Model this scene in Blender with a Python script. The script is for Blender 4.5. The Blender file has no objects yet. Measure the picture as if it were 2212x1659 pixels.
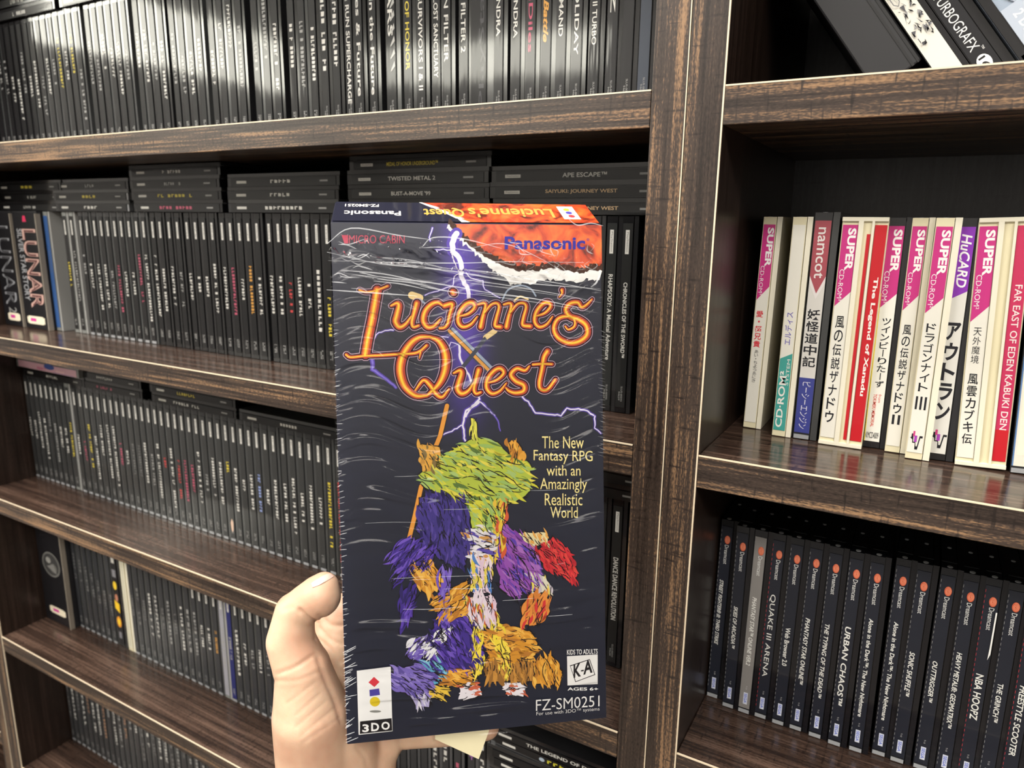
import bpy, bmesh, math, random
import numpy as np
from mathutils import Vector, Matrix
random.seed(7)
SC = bpy.context.scene
COL = SC.collection
# ------------------------------------------------------------------ camera
S = 0.368                                    # metres per survey unit
FPX = 1559.1                                 # focal length in pixels of a 2212 px wide frame
def rot(yaw, pit, rol):
    (cx, cy, cz), (sx, sy, sz) = np.cos([yaw, pit, rol]), np.sin([yaw, pit, rol])
    return (np.array([[cx, -sx, 0], [sx, cx, 0], [0, 0, 1]]) @ np.array([[1, 0, 0], [0, cy, -sy], [0, sy, cy]])
            @ np.array([[cz, 0, sz], [0, 1, 0], [-sz, 0, cz]]))
CM = rot(*np.radians([29.75108, -12.523928, -0.813575]))   # columns: right, forward, up
CC = np.array([0, -S, 0.0])
cam = bpy.data.cameras.new('camera')
camo = bpy.data.objects.new('camera', cam); COL.objects.link(camo)
cam.sensor_width = 36; cam.lens = 36 * FPX / 2212
cam.clip_start = 0.01; cam.clip_end = 20
R_, F_, U_ = CM[:, 0], CM[:, 1], CM[:, 2]
camo.matrix_world = Matrix(((R_[0], U_[0], -F_[0], CC[0]), (R_[1], U_[1], -F_[1], CC[1]), (R_[2], U_[2], -F_[2], CC[2]), (0, 0, 0, 1)))
cam.dof.use_dof = True; cam.dof.focus_distance = 0.375; cam.dof.aperture_fstop = 13
SC.camera = camo
SC.view_settings.view_transform = 'Standard'; SC.view_settings.look = 'None'
SC.view_settings.gamma = 1; SC.view_settings.use_curve_mapping = False
SC.view_settings.exposure = 0.68
SC.cycles.use_denoising = True
SC.cycles.max_bounces = 8; SC.cycles.diffuse_bounces = 4; SC.cycles.glossy_bounces = 4
SC.cycles.transparent_max_bounces = 12
SC.cycles.caustics_reflective = False; SC.cycles.caustics_refractive = False
# survey helpers: the world point seen in a direction at a known wall, floor or spine plane
def ray(u, v): return CM @ np.array([(u - 1106) / FPX, 1, -(v - 829.5) / FPX])
def ony(u, v, y): d = ray(u, v); return CC + d * (y - CC[1]) / d[1]
def onz(u, v, z): d = ray(u, v); return CC + d * (z - CC[2]) / d[2]
def at(u, v, dep): return CC + ray(u, v) * dep
# ------------------------------------------------------------------ world and lights
w = bpy.data.worlds.new('world'); SC.world = w; w.use_nodes = True
w.node_tree.nodes['Background'].inputs[0].default_value = (.75, .85, 1, 1)
w.node_tree.nodes['Background'].inputs[1].default_value = 1.0
def area(name, loc, rot_, sx, sy, power, color):
    l = bpy.data.lights.new(name, 'AREA'); l.shape = 'RECTANGLE'; l.size = sx; l.size_y = sy
    l.energy = power; l.color = color
    o = bpy.data.objects.new(name, l); COL.objects.link(o); o.location = loc; o.rotation_euler = rot_
    return o
ROOM = dict(x0=-2.5, x1=2.2, y0=-2.4, y1=.245, z0=-1.3, z1=1.1)
CEIL = [((-.75, -.40, 1.06), 1.3, .22, 17), ((.75, -1.45, 1.06), 1.2, .6, 30), ((-1.2, -1.6, 1.06), 1.2, .5, 18)]  # first lamp follows the shelf shadows; the other two are added, unseen fill
for i, (p, sx, sy, e) in enumerate(CEIL):
    area('unseen_ceiling_lamp', p, (0, 0, 0), sx, sy, e, (1, .955, .895))
# ------------------------------------------------------------------ materials
MC = {}
def nt(name):
    m = bpy.data.materials.new(name); m.use_nodes = True
    return m, m.node_tree, m.node_tree.nodes['Principled BSDF']
def N(t, kind, **kw):
    n = t.nodes.new(kind)
    for k, v in kw.items(): setattr(n, k, v)
    return n
def solid(name, col, rough=.5, coat=0, spec=.5, metal=0, coat_rough=.05, bump=0, bscale=(1, 1, 1), bdist=.001):
    key = (name, tuple(col), rough, coat, bump)
    if key in MC: return MC[key]
    m, t, b = nt(name)
    b.inputs['Base Color'].default_value = (*col, 1); b.inputs['Roughness'].default_value = rough
    b.inputs['Coat Weight'].default_value = coat; b.inputs['Coat Roughness'].default_value = coat_rough
    b.inputs['Specular IOR Level'].default_value = spec; b.inputs['Metallic'].default_value = metal
    if bump:
        tc = N(t, 'ShaderNodeTexCoord'); mp = N(t, 'ShaderNodeMapping'); mp.inputs['Scale'].default_value = bscale
        nz = N(t, 'ShaderNodeTexNoise'); nz.inputs['Scale'].default_value = 1; nz.inputs['Detail'].default_value = 2
        bp_ = N(t, 'ShaderNodeBump'); bp_.inputs['Strength'].default_value = bump; bp_.inputs['Distance'].default_value = bdist
        oi = N(t, 'ShaderNodeObjectInfo'); ad = N(t, 'ShaderNodeVectorMath', operation='ADD')
        t.links.new(tc.outputs['Object'], mp.inputs[0]); t.links.new(mp.outputs[0], ad.inputs[0])
        sc_ = N(t, 'ShaderNodeMath', operation='MULTIPLY'); sc_.inputs[1].default_value = 50
        t.links.new(oi.outputs['Random'], sc_.inputs[0]); t.links.new(sc_.outputs[0], ad.inputs[1])
        t.links.new(ad.outputs[0], nz.inputs[0])
        t.links.new(nz.outputs[0], bp_.inputs['Height'])
        t.links.new(bp_.outputs[0], b.inputs['Coat Normal']); t.links.new(bp_.outputs[0], b.inputs['Normal'])
    MC[key] = m
    return m
def emit(name, col, s):
    m, t, b = nt(name); b.inputs['Base Color'].default_value = (*col, 1)
    b.inputs['Emission Color'].default_value = (*col, 1); b.inputs['Emission Strength'].default_value = s
    return m
def ink(col, name='ink'):        # print under clear plastic
    return solid('printed_' + name, col, .45, .55, .2, coat_rough=.07, bump=.25, bscale=(150, 150, 14), bdist=.0006)
def wood(name, axis, lo=(.014, .009, .007), mid=(.050, .034, .026), hi=(.27, .16, .085), rough=.33, sc=1.0):
    m, t, b = nt(name)
    tc = N(t, 'ShaderNodeTexCoord')
    along, across = 14 * sc, 620 * sc
    def mapped(s):
        mp = N(t, 'ShaderNodeMapping'); mp.inputs['Scale'].default_value = s
        t.links.new(tc.outputs['Object'], mp.inputs[0]); return mp.outputs[0]
    s1 = [across] * 3; s1[axis] = along
    s2 = [150 * sc] * 3; s2[axis] = 2.5 * sc
    s3 = [60 * sc] * 3; s3[axis] = 420 * sc
    s4 = [1500 * sc] * 3; s4[axis] = 420 * sc
    def noise(s, det=3, sc_=1):
        n = N(t, 'ShaderNodeTexNoise'); n.inputs['Scale'].default_value = sc_; n.inputs['Detail'].default_value = det
        t.links.new(mapped(s), n.inputs[0]); return n.outputs[0]
    a, c, d, e = noise(s1, 4), noise(s2, 3), noise(s3, 2), noise(s4, 1)
    def mth(op, x, y):
        q = N(t, 'ShaderNodeMath', operation=op)
        for i, z in enumerate((x, y)):
            if isinstance(z, (int, float)): q.inputs[i].default_value = z
            else: t.links.new(z, q.inputs[i])
        return q.outputs[0]
    v = mth('ADD', mth('ADD', mth('MULTIPLY', a, .52), mth('MULTIPLY', c, .50)), mth('MULTIPLY', e, .26))
    v = mth('SUBTRACT', v, mth('MULTIPLY', mth('MAXIMUM', mth('SUBTRACT', d, .6), 0), .9))
    r = N(t, 'ShaderNodeValToRGB'); els = r.color_ramp.elements
    els[0].position = .50; els[0].color = (*lo, 1); els[1].position = .775; els[1].color = (*hi, 1)
    x = els.new(.66); x.color = (*mid, 1)
    t.links.new(v, r.inputs[0]); t.links.new(r.outputs[0], b.inputs['Base Color'])
    b.inputs['Roughness'].default_value = rough; b.inputs['Specular IOR Level'].default_value = .5
    bp_ = N(t, 'ShaderNodeBump'); bp_.inputs['Strength'].default_value = .25; bp_.inputs['Distance'].default_value = .0003
    t.links.new(v, bp_.inputs['Height']); t.links.new(bp_.outputs[0], b.inputs['Normal'])
    return m
WX = wood('walnut_laminate_along', 0); WZ = wood('walnut_laminate_upright', 2)
WTOP = wood('walnut_laminate_top', 0, (.018, .011, .009), (.050, .030, .022), (.11, .068, .050), .17)
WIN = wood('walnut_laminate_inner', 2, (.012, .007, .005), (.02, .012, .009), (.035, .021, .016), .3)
WBACK = wood('dark_back_board', 2, (.006, .006, .007), (.02, .02, .022), (.03, .03, .033), .3, .55)
EDGE_GLINT = solid('painted_edge_highlight', (.74, .62, .45), .4)  # pale line that paints in the specular highlight along the board edges
# ------------------------------------------------------------------ mesh builder
class MB:
    def __init__(s): s.v = []; s.f = []; s.m = []; s.mats = []
    def mi(s, mat):
        if mat not in s.mats: s.mats.append(mat)
        return s.mats.index(mat)
    def face(s, pts, mat):
        n = len(s.v); s.v += [tuple(p) for p in pts]; s.f.append(tuple(range(n, n + len(pts)))); s.m.append(s.mi(mat))
    def box(s, x0, x1, y0, y1, z0, z1, mat):
        n = len(s.v); k = s.mi(mat)
        s.v += [(x, y, z) for x in (x0, x1) for y in (y0, y1) for z in (z0, z1)]
        for f in ((0, 1, 3, 2), (4, 6, 7, 5), (0, 4, 5, 1), (2, 3, 7, 6), (0, 2, 6, 4), (1, 5, 7, 3)):
            s.f.append(tuple(n + i for i in f)); s.m.append(k)
    def cyl(s, c, ax, r, l, mat, n=14, r2=None):
        c = Vector(c); ax = Vector(ax).normalized(); a = ax.orthogonal().normalized(); b = ax.cross(a); r2 = r if r2 is None else r2
        k0 = len(s.v); k = s.mi(mat)
        for i in range(n):
            d = a * math.cos(i * math.tau / n) + b * math.sin(i * math.tau / n)
            s.v.append(tuple(c + d * r)); s.v.append(tuple(c + d * r2 + ax * l))
        for i in range(n):
            j = (i + 1) % n; s.f.append((k0 + 2 * i, k0 + 2 * j, k0 + 2 * j + 1, k0 + 2 * i + 1)); s.m.append(k)
        s.f.append(tuple(k0 + 2 * i for i in range(n))[::-1]); s.m.append(k)
        s.f.append(tuple(k0 + 2 * i + 1 for i in range(n))); s.m.append(k)
    def add(s, verts, faces, mat):
        n = len(s.v); k = s.mi(mat); s.v += [tuple(p) for p in verts]
        for f in faces: s.f.append(tuple(n + i for i in f)); s.m.append(k)
    def mesh(s, name):
        me = bpy.data.meshes.new(name); me.from_pydata(s.v, [], s.f)
        for m in s.mats: me.materials.append(m)
        me.polygons.foreach_set('material_index', s.m); me.update(); return me
    def build(s, name, parent=None, bevel=0, smooth=False):
        o = bpy.data.objects.new(name, s.mesh(name)); COL.objects.link(o)
        if parent: o.parent = parent
        if smooth:
            for p in o.data.polygons: p.use_smooth = True
        if bevel:
            b = o.modifiers.new('bevel', 'BEVEL'); b.width = bevel; b.segments = 2; b.limit_method = 'ANGLE'
        return o
def inst(me, name, parent, loc=(0, 0, 0)):
    o = bpy.data.objects.new(name, me); COL.objects.link(o); o.parent = parent; o.location = loc; return o
def empty(name, loc=(0, 0, 0), rz=(0, 0, 0)):
    o = bpy.data.objects.new(name, None); COL.objects.link(o); o.location = loc; o.rotation_euler = rz
    o.empty_display_size = .01; return o
def tag(o, label, cat, group=None, kind=None):
    o['label'] = label; o['category'] = cat
    if group: o['group'] = group
    if kind: o['kind'] = kind
    return o
def structure(o): o['kind'] = 'structure'; return o
# ------------------------------------------------------------------ lettering
_fc = bpy.data.curves.new('lettering', 'FONT'); _fo = bpy.data.objects.new('lettering', _fc); COL.objects.link(_fo)
_fc.resolution_u = 3
TC = {}
def glyphs(txt, bold=0.0, shear=0.0, gap=1.0):
    key = (txt, bold, shear, gap)
    if key in TC: return TC[key]
    _fc.body = txt; _fc.offset = bold; _fc.shear = shear; _fc.space_character = gap
    dg = bpy.context.evaluated_depsgraph_get(); dg.update()
    ev = _fo.evaluated_get(dg); me = ev.to_mesh()
    v = np.array([tuple(p.co)[:2] for p in me.vertices]).reshape(-1, 2); f = [tuple(p.vertices) for p in me.polygons]
    ev.to_mesh_clear()
    if len(v):
        lo, hi = v.min(0), v.max(0); v = (v - lo) / np.maximum(hi - lo, 1e-6)
    TC[key] = (v, f); return TC[key]
# ------------------------------------------------------------------ room shell
r = ROOM
WALL = solid('painted_wall', (.34, .33, .32), .7); CEI = solid('ceiling_paint', (.6, .59, .57), .8); FLO = solid('grey_floor', (.16, .14, .12), .5)
t_ = .08
def slab(name, b, mat):
    m = MB(); m.box(*b, mat); return structure(m.build(name))
slab('floor', (r['x0'] - t_, r['x1'] + t_, r['y0'] - t_, r['y1'] + t_, r['z0'] - t_, r['z0']), FLO)
slab('ceiling', (r['x0'] - t_, r['x1'] + t_, r['y0'] - t_, r['y1'] + t_, r['z1'], r['z1'] + t_), CEI)
slab('wall_front', (r['x0'] - t_, r['x1'] + t_, r['y1'], r['y1'] + t_, r['z0'], r['z1']), WALL)
slab('wall_right', (r['x1'], r['x1'] + t_, r['y0'], r['y1'], r['z0'], r['z1']), WALL)
# left and back walls with a high window each
WINY = (-2.05, -.9); WINZ = (.52, .77)
m = MB()
for b in ((r['y0'], r['y1'], r['z0'], WINZ[0]), (r['y0'], r['y1'], WINZ[1], r['z1']), (r['y0'], WINY[0], *WINZ), (WINY[1], r['y1'], *WINZ)):
    m.box(r['x0'] - t_, r['x0'], *b, WALL)
structure(m.build('wall_left'))
BX = (-2.42, -1.30); BZ = (.60, .80)
m = MB()
for b in ((r['x0'], r['x1'], r['z0'], BZ[0]), (r['x0'], r['x1'], BZ[1], r['z1']), (r['x0'], BX[0], *BZ), (BX[1], r['x1'], *BZ)):
    m.box(b[0], b[1], r['y0'] - t_, r['y0'], b[2], b[3], WALL)
structure(m.build('wall_back'))
SKY = emit('frosted_daylight_pane', (1, .98, .86), 10.0); FR = solid('white_window_frame', (.7, .7, .68), .4)
def window(name, axis, lo, hi, z, plane):
    pane = MB(); fr = MB(); e = .02
    def bx(M_, a0, a1, z0, z1, d0, d1, mat):
        if axis == 'y': M_.box(plane - d1, plane - d0, a0, a1, z0, z1, mat)
        else: M_.box(a0, a1, plane - d1, plane - d0, z0, z1, mat)
    bx(pane, lo + e, hi - e, z[0] + e, z[1] - e, .04, .05, SKY)
    for a0, a1, z0, z1 in ((lo, hi, z[0], z[0] + e), (lo, hi, z[1] - e, z[1]), (lo, lo + e, z[0] + e, z[1] - e), (hi - e, hi, z[0] + e, z[1] - e)):
        bx(fr, a0, a1, z0, z1, .02, .06, FR)
    f = structure(fr.build(name)); pane.build('pane', f)
window('window_1', 'y', *WINY, WINZ, r['x0'])
window('window_2', 'x', *BX, BZ, r['y0'])
DIFF = emit('lamp_diffuser', (1, .93, .84), 4.0)
for i, (p, sx, sy, e) in enumerate(CEIL):
    o = empty('unseen_ceiling_light', (p[0], p[1], r['z1']))
    tag(o, ['long white ceiling light panel close to the bookcases', 'added white fill light panel on the ceiling, right of the room', 'added white fill light panel on the ceiling, back left of the room'][i], 'light')
    a = MB(); a.box(-sx / 2 - .02, sx / 2 + .02, -sy / 2 - .02, sy / 2 + .02, -.03, 0, FR); a.build('housing', o, .003)
    a = MB(); a.box(-sx / 2, sx / 2, -sy / 2, sy / 2, -.036, -.03, DIFF); a.build('diffuser', o)
# ------------------------------------------------------------------ bookcases
XA0, XA, XB, XC, XD = -.9244, -.9005, -.1321, -.1140, -.0958
LT = [.2495, .0665, -.1192, -.3030, -.4848, -.6647, -.8480, -1.03, -1.20]
RT = [.2480, .0660, -.1189, -.3019, -.4848, -.6647, -.8480, -1.03, -1.20]
BT = .0182; DEP = .214
def bookcase(x0, x1, x2, x3, tops, label, strip_r=False):
    root = empty('bookcase', ((x0 + x3) / 2, 0, r['z0'])); tag(root, label, 'bookcase', None)
    ox, oz = -(x0 + x3) / 2, -r['z0']
    g = .0002
    for (a, b_, inner) in ((x0 + g, x1, x1), (x2, x3 - g, x2)):
        p = MB(); p.box(a + ox, b_ + ox, 0, DEP, .0, .62 + oz, WZ); p.f.pop(); k = p.m.pop()
        # inner face carries the darker unedged laminate
        o = p.build('side_panel', root)
        q = MB(); q.box(a + ox, b_ + ox, 0, DEP, 0, .62 + oz, WZ)
        o.data = q.mesh('side_panel')
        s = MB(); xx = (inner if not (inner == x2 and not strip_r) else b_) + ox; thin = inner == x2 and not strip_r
        s.box(*( (xx - .0006, xx + .0002) if inner == x1 else (xx - .0004, xx + .0001) if thin else (xx - .0002, xx + .0006)), -.0002, .0006, 0, .62 + oz, EDGE_GLINT)
        so = s.build('edge_highlight', o); so['label'] = 'pale painted highlight along the panel edge'
        bv = o.modifiers.new('bevel', 'BEVEL'); bv.width = .0004; bv.segments = 2
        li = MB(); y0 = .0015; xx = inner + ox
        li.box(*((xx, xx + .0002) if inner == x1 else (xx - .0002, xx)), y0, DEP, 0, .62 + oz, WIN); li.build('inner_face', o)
    for z in tops:
        p = MB(); n = 0
        p.box(x1 + .0003 + ox, x2 - .0003 + ox, .0, DEP, z - BT + oz, z + oz, WX)
        p.m[5 - 1] = p.m[4]
        p.f[-6:], p.m[-6:] = p.f[-6:], p.m[-6:]
        # top (z1) face uses the polished top laminate
        k = p.mi(WTOP)
        for i, f in enumerate(p.f):
            if all(abs(p.v[j][2] - (z + oz)) < 1e-6 for j in f): p.m[i] = k
        o = p.build('shelf', root, .0005)
        s = MB(); s.box(x1 + .0004 + ox, x2 - .0004 + ox, -.0002, .0007, z - .0006 + oz, z + .00012 + oz, EDGE_GLINT); s.build('edge_highlight', o)
    p = MB(); p.box(x0 + g + ox, x3 - g + ox, DEP, DEP + .006, 0, .62 + oz, WBACK); p.build('back_panel', root)
    p = MB(); p.box(x0 + g + ox, x3 - g + ox, 0, DEP, .62 + oz, .638 + oz, WX); p.build('top_panel', root, .0005)
    return root
bookcase(XA0, XA, XB, XC, LT, 'dark walnut bookcase left of the double upright, packed with black disc cases')
bookcase(XC, XD, XD + .768, XD + .786, RT, 'dark walnut bookcase on the right holding pink and white spined cases')
bookcase(XA0 - .80, XA0 - .782, XA0 - .018, XA0, [.2495, .0665, -.1192, -.3030, -.4848, -.632, -.8480, -1.03, -1.20], 'dark bookcase at the far left edge, cut by the bottom left corner')
# ------------------------------------------------------------------ disc cases
H_ = .1245; D_ = .1415; W_ = .0102
def plastic(name, col, rough=.12, coat=.3): return solid(name, col, rough, coat, .5, bump=.2, bscale=(120, 120, 12), bdist=.0005)
CASE_M = {
    'black': (plastic('black_tray_plastic', (.005, .005, .006)), plastic('smoky_lid_plastic', (.013, .013, .014))),
    'clear': (plastic('clear_tray_over_dark', (.022, .023, .025)), plastic('clear_lid_plastic', (.048, .050, .050))),
    'smoke': (plastic('smoke_tray', (.008, .009, .012), .14, .2), plastic('smoke_lid', (.007, .007, .009), .14, .1)),
    'cream': (plastic('cream_tray_plastic', (.72, .66, .45)), plastic('ivory_lid_plastic', (.78, .74, .60))),
    'pale': (plastic('pale_wrapped_tray', (.20, .21, .20)), plastic('pale_wrapped_lid', (.30, .30, .29))),
    'dark': (plastic('dark_album_tray', (.015, .015, .016)), plastic('dark_album_lid', (.02, .02, .022))),
}
CLEARCAP = plastic('clear_end_cap', (.30, .31, .32), .1)
KNOB = solid('hinge_glint', (.4, .41, .42), .15, .8)
SHELLS = {}
def shell(style, w, h, d):
    key = (style, round(w, 4), round(h, 4), round(d, 4))
    if key in SHELLS: return SHELLS[key]
    tm, lm = CASE_M[style]
    lid = w * .27
    t = MB(); t.box(-w / 2, w / 2 - lid - .0003, 0, d, .0002, h - .0002, tm)
    if style in ('clear', 'smoke'):
        t.box(-w / 2 + .0004, w / 2 - lid - .0007, -.0002, .004, .0002, .0026, CLEARCAP)
    l = MB(); l.box(w / 2 - lid, w / 2, .0004, d, 0, h, lm); l.box(w / 2 - lid - .0004, w / 2 - lid + .0002, .006, d, .002, h - .002, lm)
    l.box(-w / 2 + .0003, w / 2 - lid + .0002, .009, .013, h - .0003, h, lm)
    if style in ('clear', 'cream', 'smoke'):
        for y in (.0025, .03): t.cyl((-w * .12, y, h - .0006), (0, 0, 1), .0011 if y > .01 else .0014, .0006, KNOB, 10)
    SHELLS[key] = (t.mesh('tray'), l.mesh('lid'), None, w / 2 - lid - .0006)
    return SHELLS[key]
# printed marks on a spine: t runs 0 top .. 1 bottom, s runs 0 left .. 1 right
def T(txt, t0, t1, s0, s1, col, mode='d', bold=0, shear=0): return ('T', txt, t0, t1, s0, s1, col, mode, bold, shear)
def Rr(t0, t1, s0, s1, col): return ('P', [(t0, s0), (t0, s1), (t1, s1), (t1, s0)], col)
def Pp(pts, col): return ('P', pts, col)
def Dd(t, s, rt, rs, col, n=18): return ('P', [(t + rt * math.cos(i * math.tau / n), s + rs * math.sin(i * math.tau / n)) for i in range(n)], col)
def Sp(t, s, rt, rs, col):                                 # a spiral line
    pts = [(t + rt * (.15 + .85 * i / 26) * math.cos(i * .62), s + rs * (.15 + .85 * i / 26) * math.sin(i * .62)) for i in range(27)]
    return ('L', pts, .00022, col)
def X(n, t0, t1, s0, s1, col): return ('X', n, t0, t1, s0, s1, col)     # blurred, unreadable lettering
def card(mb, x0, x1, z0, z1, base, art, seed=0, y=-.00012):
    rnd = random.Random(seed)
    mb.face([(x0, y, z0), (x1, y, z0), (x1, y, z1), (x0, y, z1)], base)
    L, Wd = z1 - z0, x1 - x0
    def P(t, s, k): return (x0 + s * Wd, y - .00003 * k, z1 - t * L)
    for k, a in enumerate(art, 1):
        k = 1 + k * .5
        if a[0] == 'P':
            pts = [P(t, s, k) for t, s in a[1]]
            c = sum((Vector(p) for p in pts), Vector()) / len(pts)
            nrm = sum(((Vector(pts[i]) - c).cross(Vector(pts[(i + 1) % len(pts)]) - c) for i in range(len(pts))), Vector())
            if nrm.y > 0: pts = pts[::-1]
            mb.face(pts, ink(a[2]))
        elif a[0] == 'L':
            pts = [Vector(P(t, s, k)) for t, s in a[1]]; w_ = a[2]
            for p, q in zip(pts, pts[1:]):
                d = (q - p).normalized(); n_ = Vector((-d.z, 0, d.x)) * w_ / 2
                mb.face([p + n_, q + n_, q - n_, p - n_], ink(a[3]))
        elif a[0] == 'X':
            _, n, t0, t1, s0, s1, col = a
            stp = (t1 - t0) / n; mt = ink(col)
            for i in range(n):
                if n > 5 and rnd.random() < .13: continue
                a0 = t0 + i * stp; b0 = a0 + stp * .68
                j0 = s0 + rnd.random() * .12 * (s1 - s0)
                if rnd.random() < .5:
                    mb.face([P(a0, j0, k), P(a0, s1, k), P(a0 + stp * .28, s1, k), P(a0 + stp * .28, j0, k)][::-1], mt)
                    ss = rnd.choice((s0, (s0 + s1) / 2, s1 - (s1 - s0) * .28))
                    mb.face([P(a0, ss, k), P(a0, ss + (s1 - s0) * .28, k), P(b0, ss + (s1 - s0) * .28, k), P(b0, ss, k)][::-1], mt)
                else:
                    mb.face([P(a0, j0, k), P(a0, s1, k), P(b0, s1 - (s1 - s0) * .1, k), P(b0, j0, k)][::-1], mt)
        else:
            _, txt, t0, t1, s0, s1, col, mode, bold, shear = a
            mt = ink(col)
            if mode == 'k':
                cs = list(txt); stp = (t1 - t0) / len(cs)
                for i, ch in enumerate(cs):
                    v, f = glyphs(ch, bold, 0)
                    small = ch in '・.'; ln = ch == 'ー'
                    a0, a1 = (t0 + stp * (i + .06), t0 + stp * (i + .94))
                    b0, b1 = s0, s1
                    if small: a0, a1 = a0 + stp * .3, a1 - stp * .3; b0, b1 = s0 + .36 * (s1 - s0), s1 - .36 * (s1 - s0)
                    if ln: pts = [P(a0 + (a1 - a0) * q[0], s0 + (s1 - s0) * (.44 + .12 * q[1]), k) for q in v]
                    else: pts = [P(a1 - (a1 - a0) * q[1], b0 + (b1 - b0) * q[0], k) for q in v]
                    mb.add(pts, f, mt)
            elif mode == 'd':
                v, f = glyphs(txt, bold, shear); mb.add([P(t0 + (t1 - t0) * q[0], s0 + (s1 - s0) * q[1], k) for q in v], f, mt)
            elif mode == 'h':
                v, f = glyphs(txt, bold, shear); mb.add([P(t1 - (t1 - t0) * q[1], s0 + (s1 - s0) * q[0], k) for q in v], f, mt)
            else:
                v, f = glyphs(txt, bold, shear); mb.add([P(t1 - (t1 - t0) * q[0], s1 - (s1 - s0) * q[1], k) for q in v], f, mt)
NC = [0]
BLK = (.005, .005, .006)
def case(loc, label, group, art=(), base=BLK, style='black', w=W_, h=H_, d=D_, rx=0, ry=0, rz=0, cat='disc case', name='disc_case'):
    NC[0] += 1
    o = empty(name, loc, (rx, ry, rz)); tag(o, label, cat, group)
    t, l, k, xr = shell(style, w, h, d)
    inst(t, 'tray', o); inst(l, 'lid', o)
    m = MB(); card(m, -w / 2 + .0004, xr, h * .03, h * .965, ink(base), art, NC[0], -.00035); m.build('spine_card', o)
    return o
ONES = 'zeroth first second third fourth fifth sixth seventh eighth ninth tenth eleventh twelfth thirteenth fourteenth fifteenth sixteenth seventeenth eighteenth nineteenth'.split()
TENS = {2: 'twent', 3: 'thirt', 4: 'fort', 5: 'fift', 6: 'sixt', 7: 'sevent'}
def nth(n):
    if n < 20: return ONES[n]
    a, b = divmod(n, 10)
    return TENS[a] + 'ieth' if b == 0 else TENS[a] + 'y-' + ONES[b]
WHT = (.62, .61, .57); GRY = (.3, .3, .29); YEL = (.62, .5, .05); RED = (.5, .05, .05); ORG = (.6, .3, .06); PNK = (.45, .08, .14); BLU = (.25, .32, .6); DIM = (.16, .16, .155)
CN = {WHT: 'white', GRY: 'grey', YEL: 'yellow', RED: 'red', ORG: 'orange', PNK: 'dark pink', BLU: 'pale blue', DIM: 'faint grey'}
def psart(title, col, t0, t1, far=True, sz=(.22, .74), code=True, bold=.01, shear=0, logo=True):
    a = []
    if logo:
        a.append(Rr(.035, .16, .3, .68, WHT))
        if far: a.append(X(8, .05, .145, .4, .58, (.25, .25, .24)))
        else: a.append(T('PlayStation', .045, .15, .38, .6, (.03, .03, .03)))
    if isinstance(title, int): a.append(X(title, t0, t1, *sz, col))
    elif title: a.append(T(title, t0, t1, *sz, col, 'd', bold, shear))
    if code:
        if far: a += [X(6, .90, .965, .3, .48, GRY), X(6, .90, .965, .56, .74, GRY)]
        else: a += [T('SLUS-00593', .88, .965, .52, .7, GRY), T('94639', .91, .96, .28, .44, GRY)]
    return a
rnd = random.Random(3)
YS = .165 * S                                             # the spine plane, 61 mm behind the shelf fronts
JW = [0.0]
def jit():
    JW[0] = max(-.9, min(.9, JW[0] + rnd.uniform(-.22, .22)))
    return dict(rz=math.radians(JW[0]), rx=math.radians(rnd.uniform(.0, .2)))
def upright(x, floor, label, group, art, y=YS, **kw):
    return case((x, y, floor + .0003), label, group, art, **{**jit(), **kw})
GRP1 = 'disc cases standing on the top visible shelf of the left bookcase'
# --- left bookcase, top visible shelf, right end (readable)
us = [(1396, 'GOLD II', WHT, .1, .46, (.2, .66, .95)), (1359, 'DICE', RED, .1, .50, 0), (1325, 'REIZ', WHT, .2, .56, 0), (1287, 'STREET FIGHTER II TURBO', WHT, .1, .70, 0),
      (1249, "BUG'S HOLIDAY", WHT, .1, .74, 0), (1215, 'WING COMMAND', WHT, .12, .64, 0), (1183, 'Motor Battle', YEL, .12, .66, 0), (1150, 'SilveriDiles', PNK, .15, .70, 0),
      (1118, 'ALUNDRA', WHT, .3, .62, 0), (1081, 'ALUNDRA', WHT, .28, .60, 0)]
SEEN1 = ['with pale blue sheen, first from the centre upright', 'with one red mark, second from the centre upright', 'with a short white name, third from the centre upright',
         'with a long condensed white name, fourth from the centre upright', 'with wide white capitals, fifth from the centre upright', 'with plain white capitals, sixth from the centre upright',
         'with yellow and orange name, seventh from the centre upright', 'with pinkish slanted name, eighth from the centre upright', 'with serif white name, right one of a matching pair', 'with serif white name, left one of a matching pair']
def xl1(u, v=134): return float(ony(u, v, YS)[0])
FL1 = LT[1]; last = 0
for (u, tt, c, a0, a1, _), lab in zip(us, SEEN1):
    art = psart(tt, c, a0, a1, False, bold=.015, logo=False, sz=(.25, .72))
    if u == 1183: art = [T('Motor', .12, .42, .2, .75, YEL, 'd', .03, .3), T('Battle', .45, .66, .2, .75, ORG, 'd', .03, .3), *psart('', c, 0, 1, False, logo=False)]
    upright(xl1(u), FL1, ('black disc case ' + lab).replace('centre upright', 'upright') + ', top shelf', GRP1, art, base=(.015, .015, .016) if u != 1396 else (.05, .06, .08))
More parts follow.
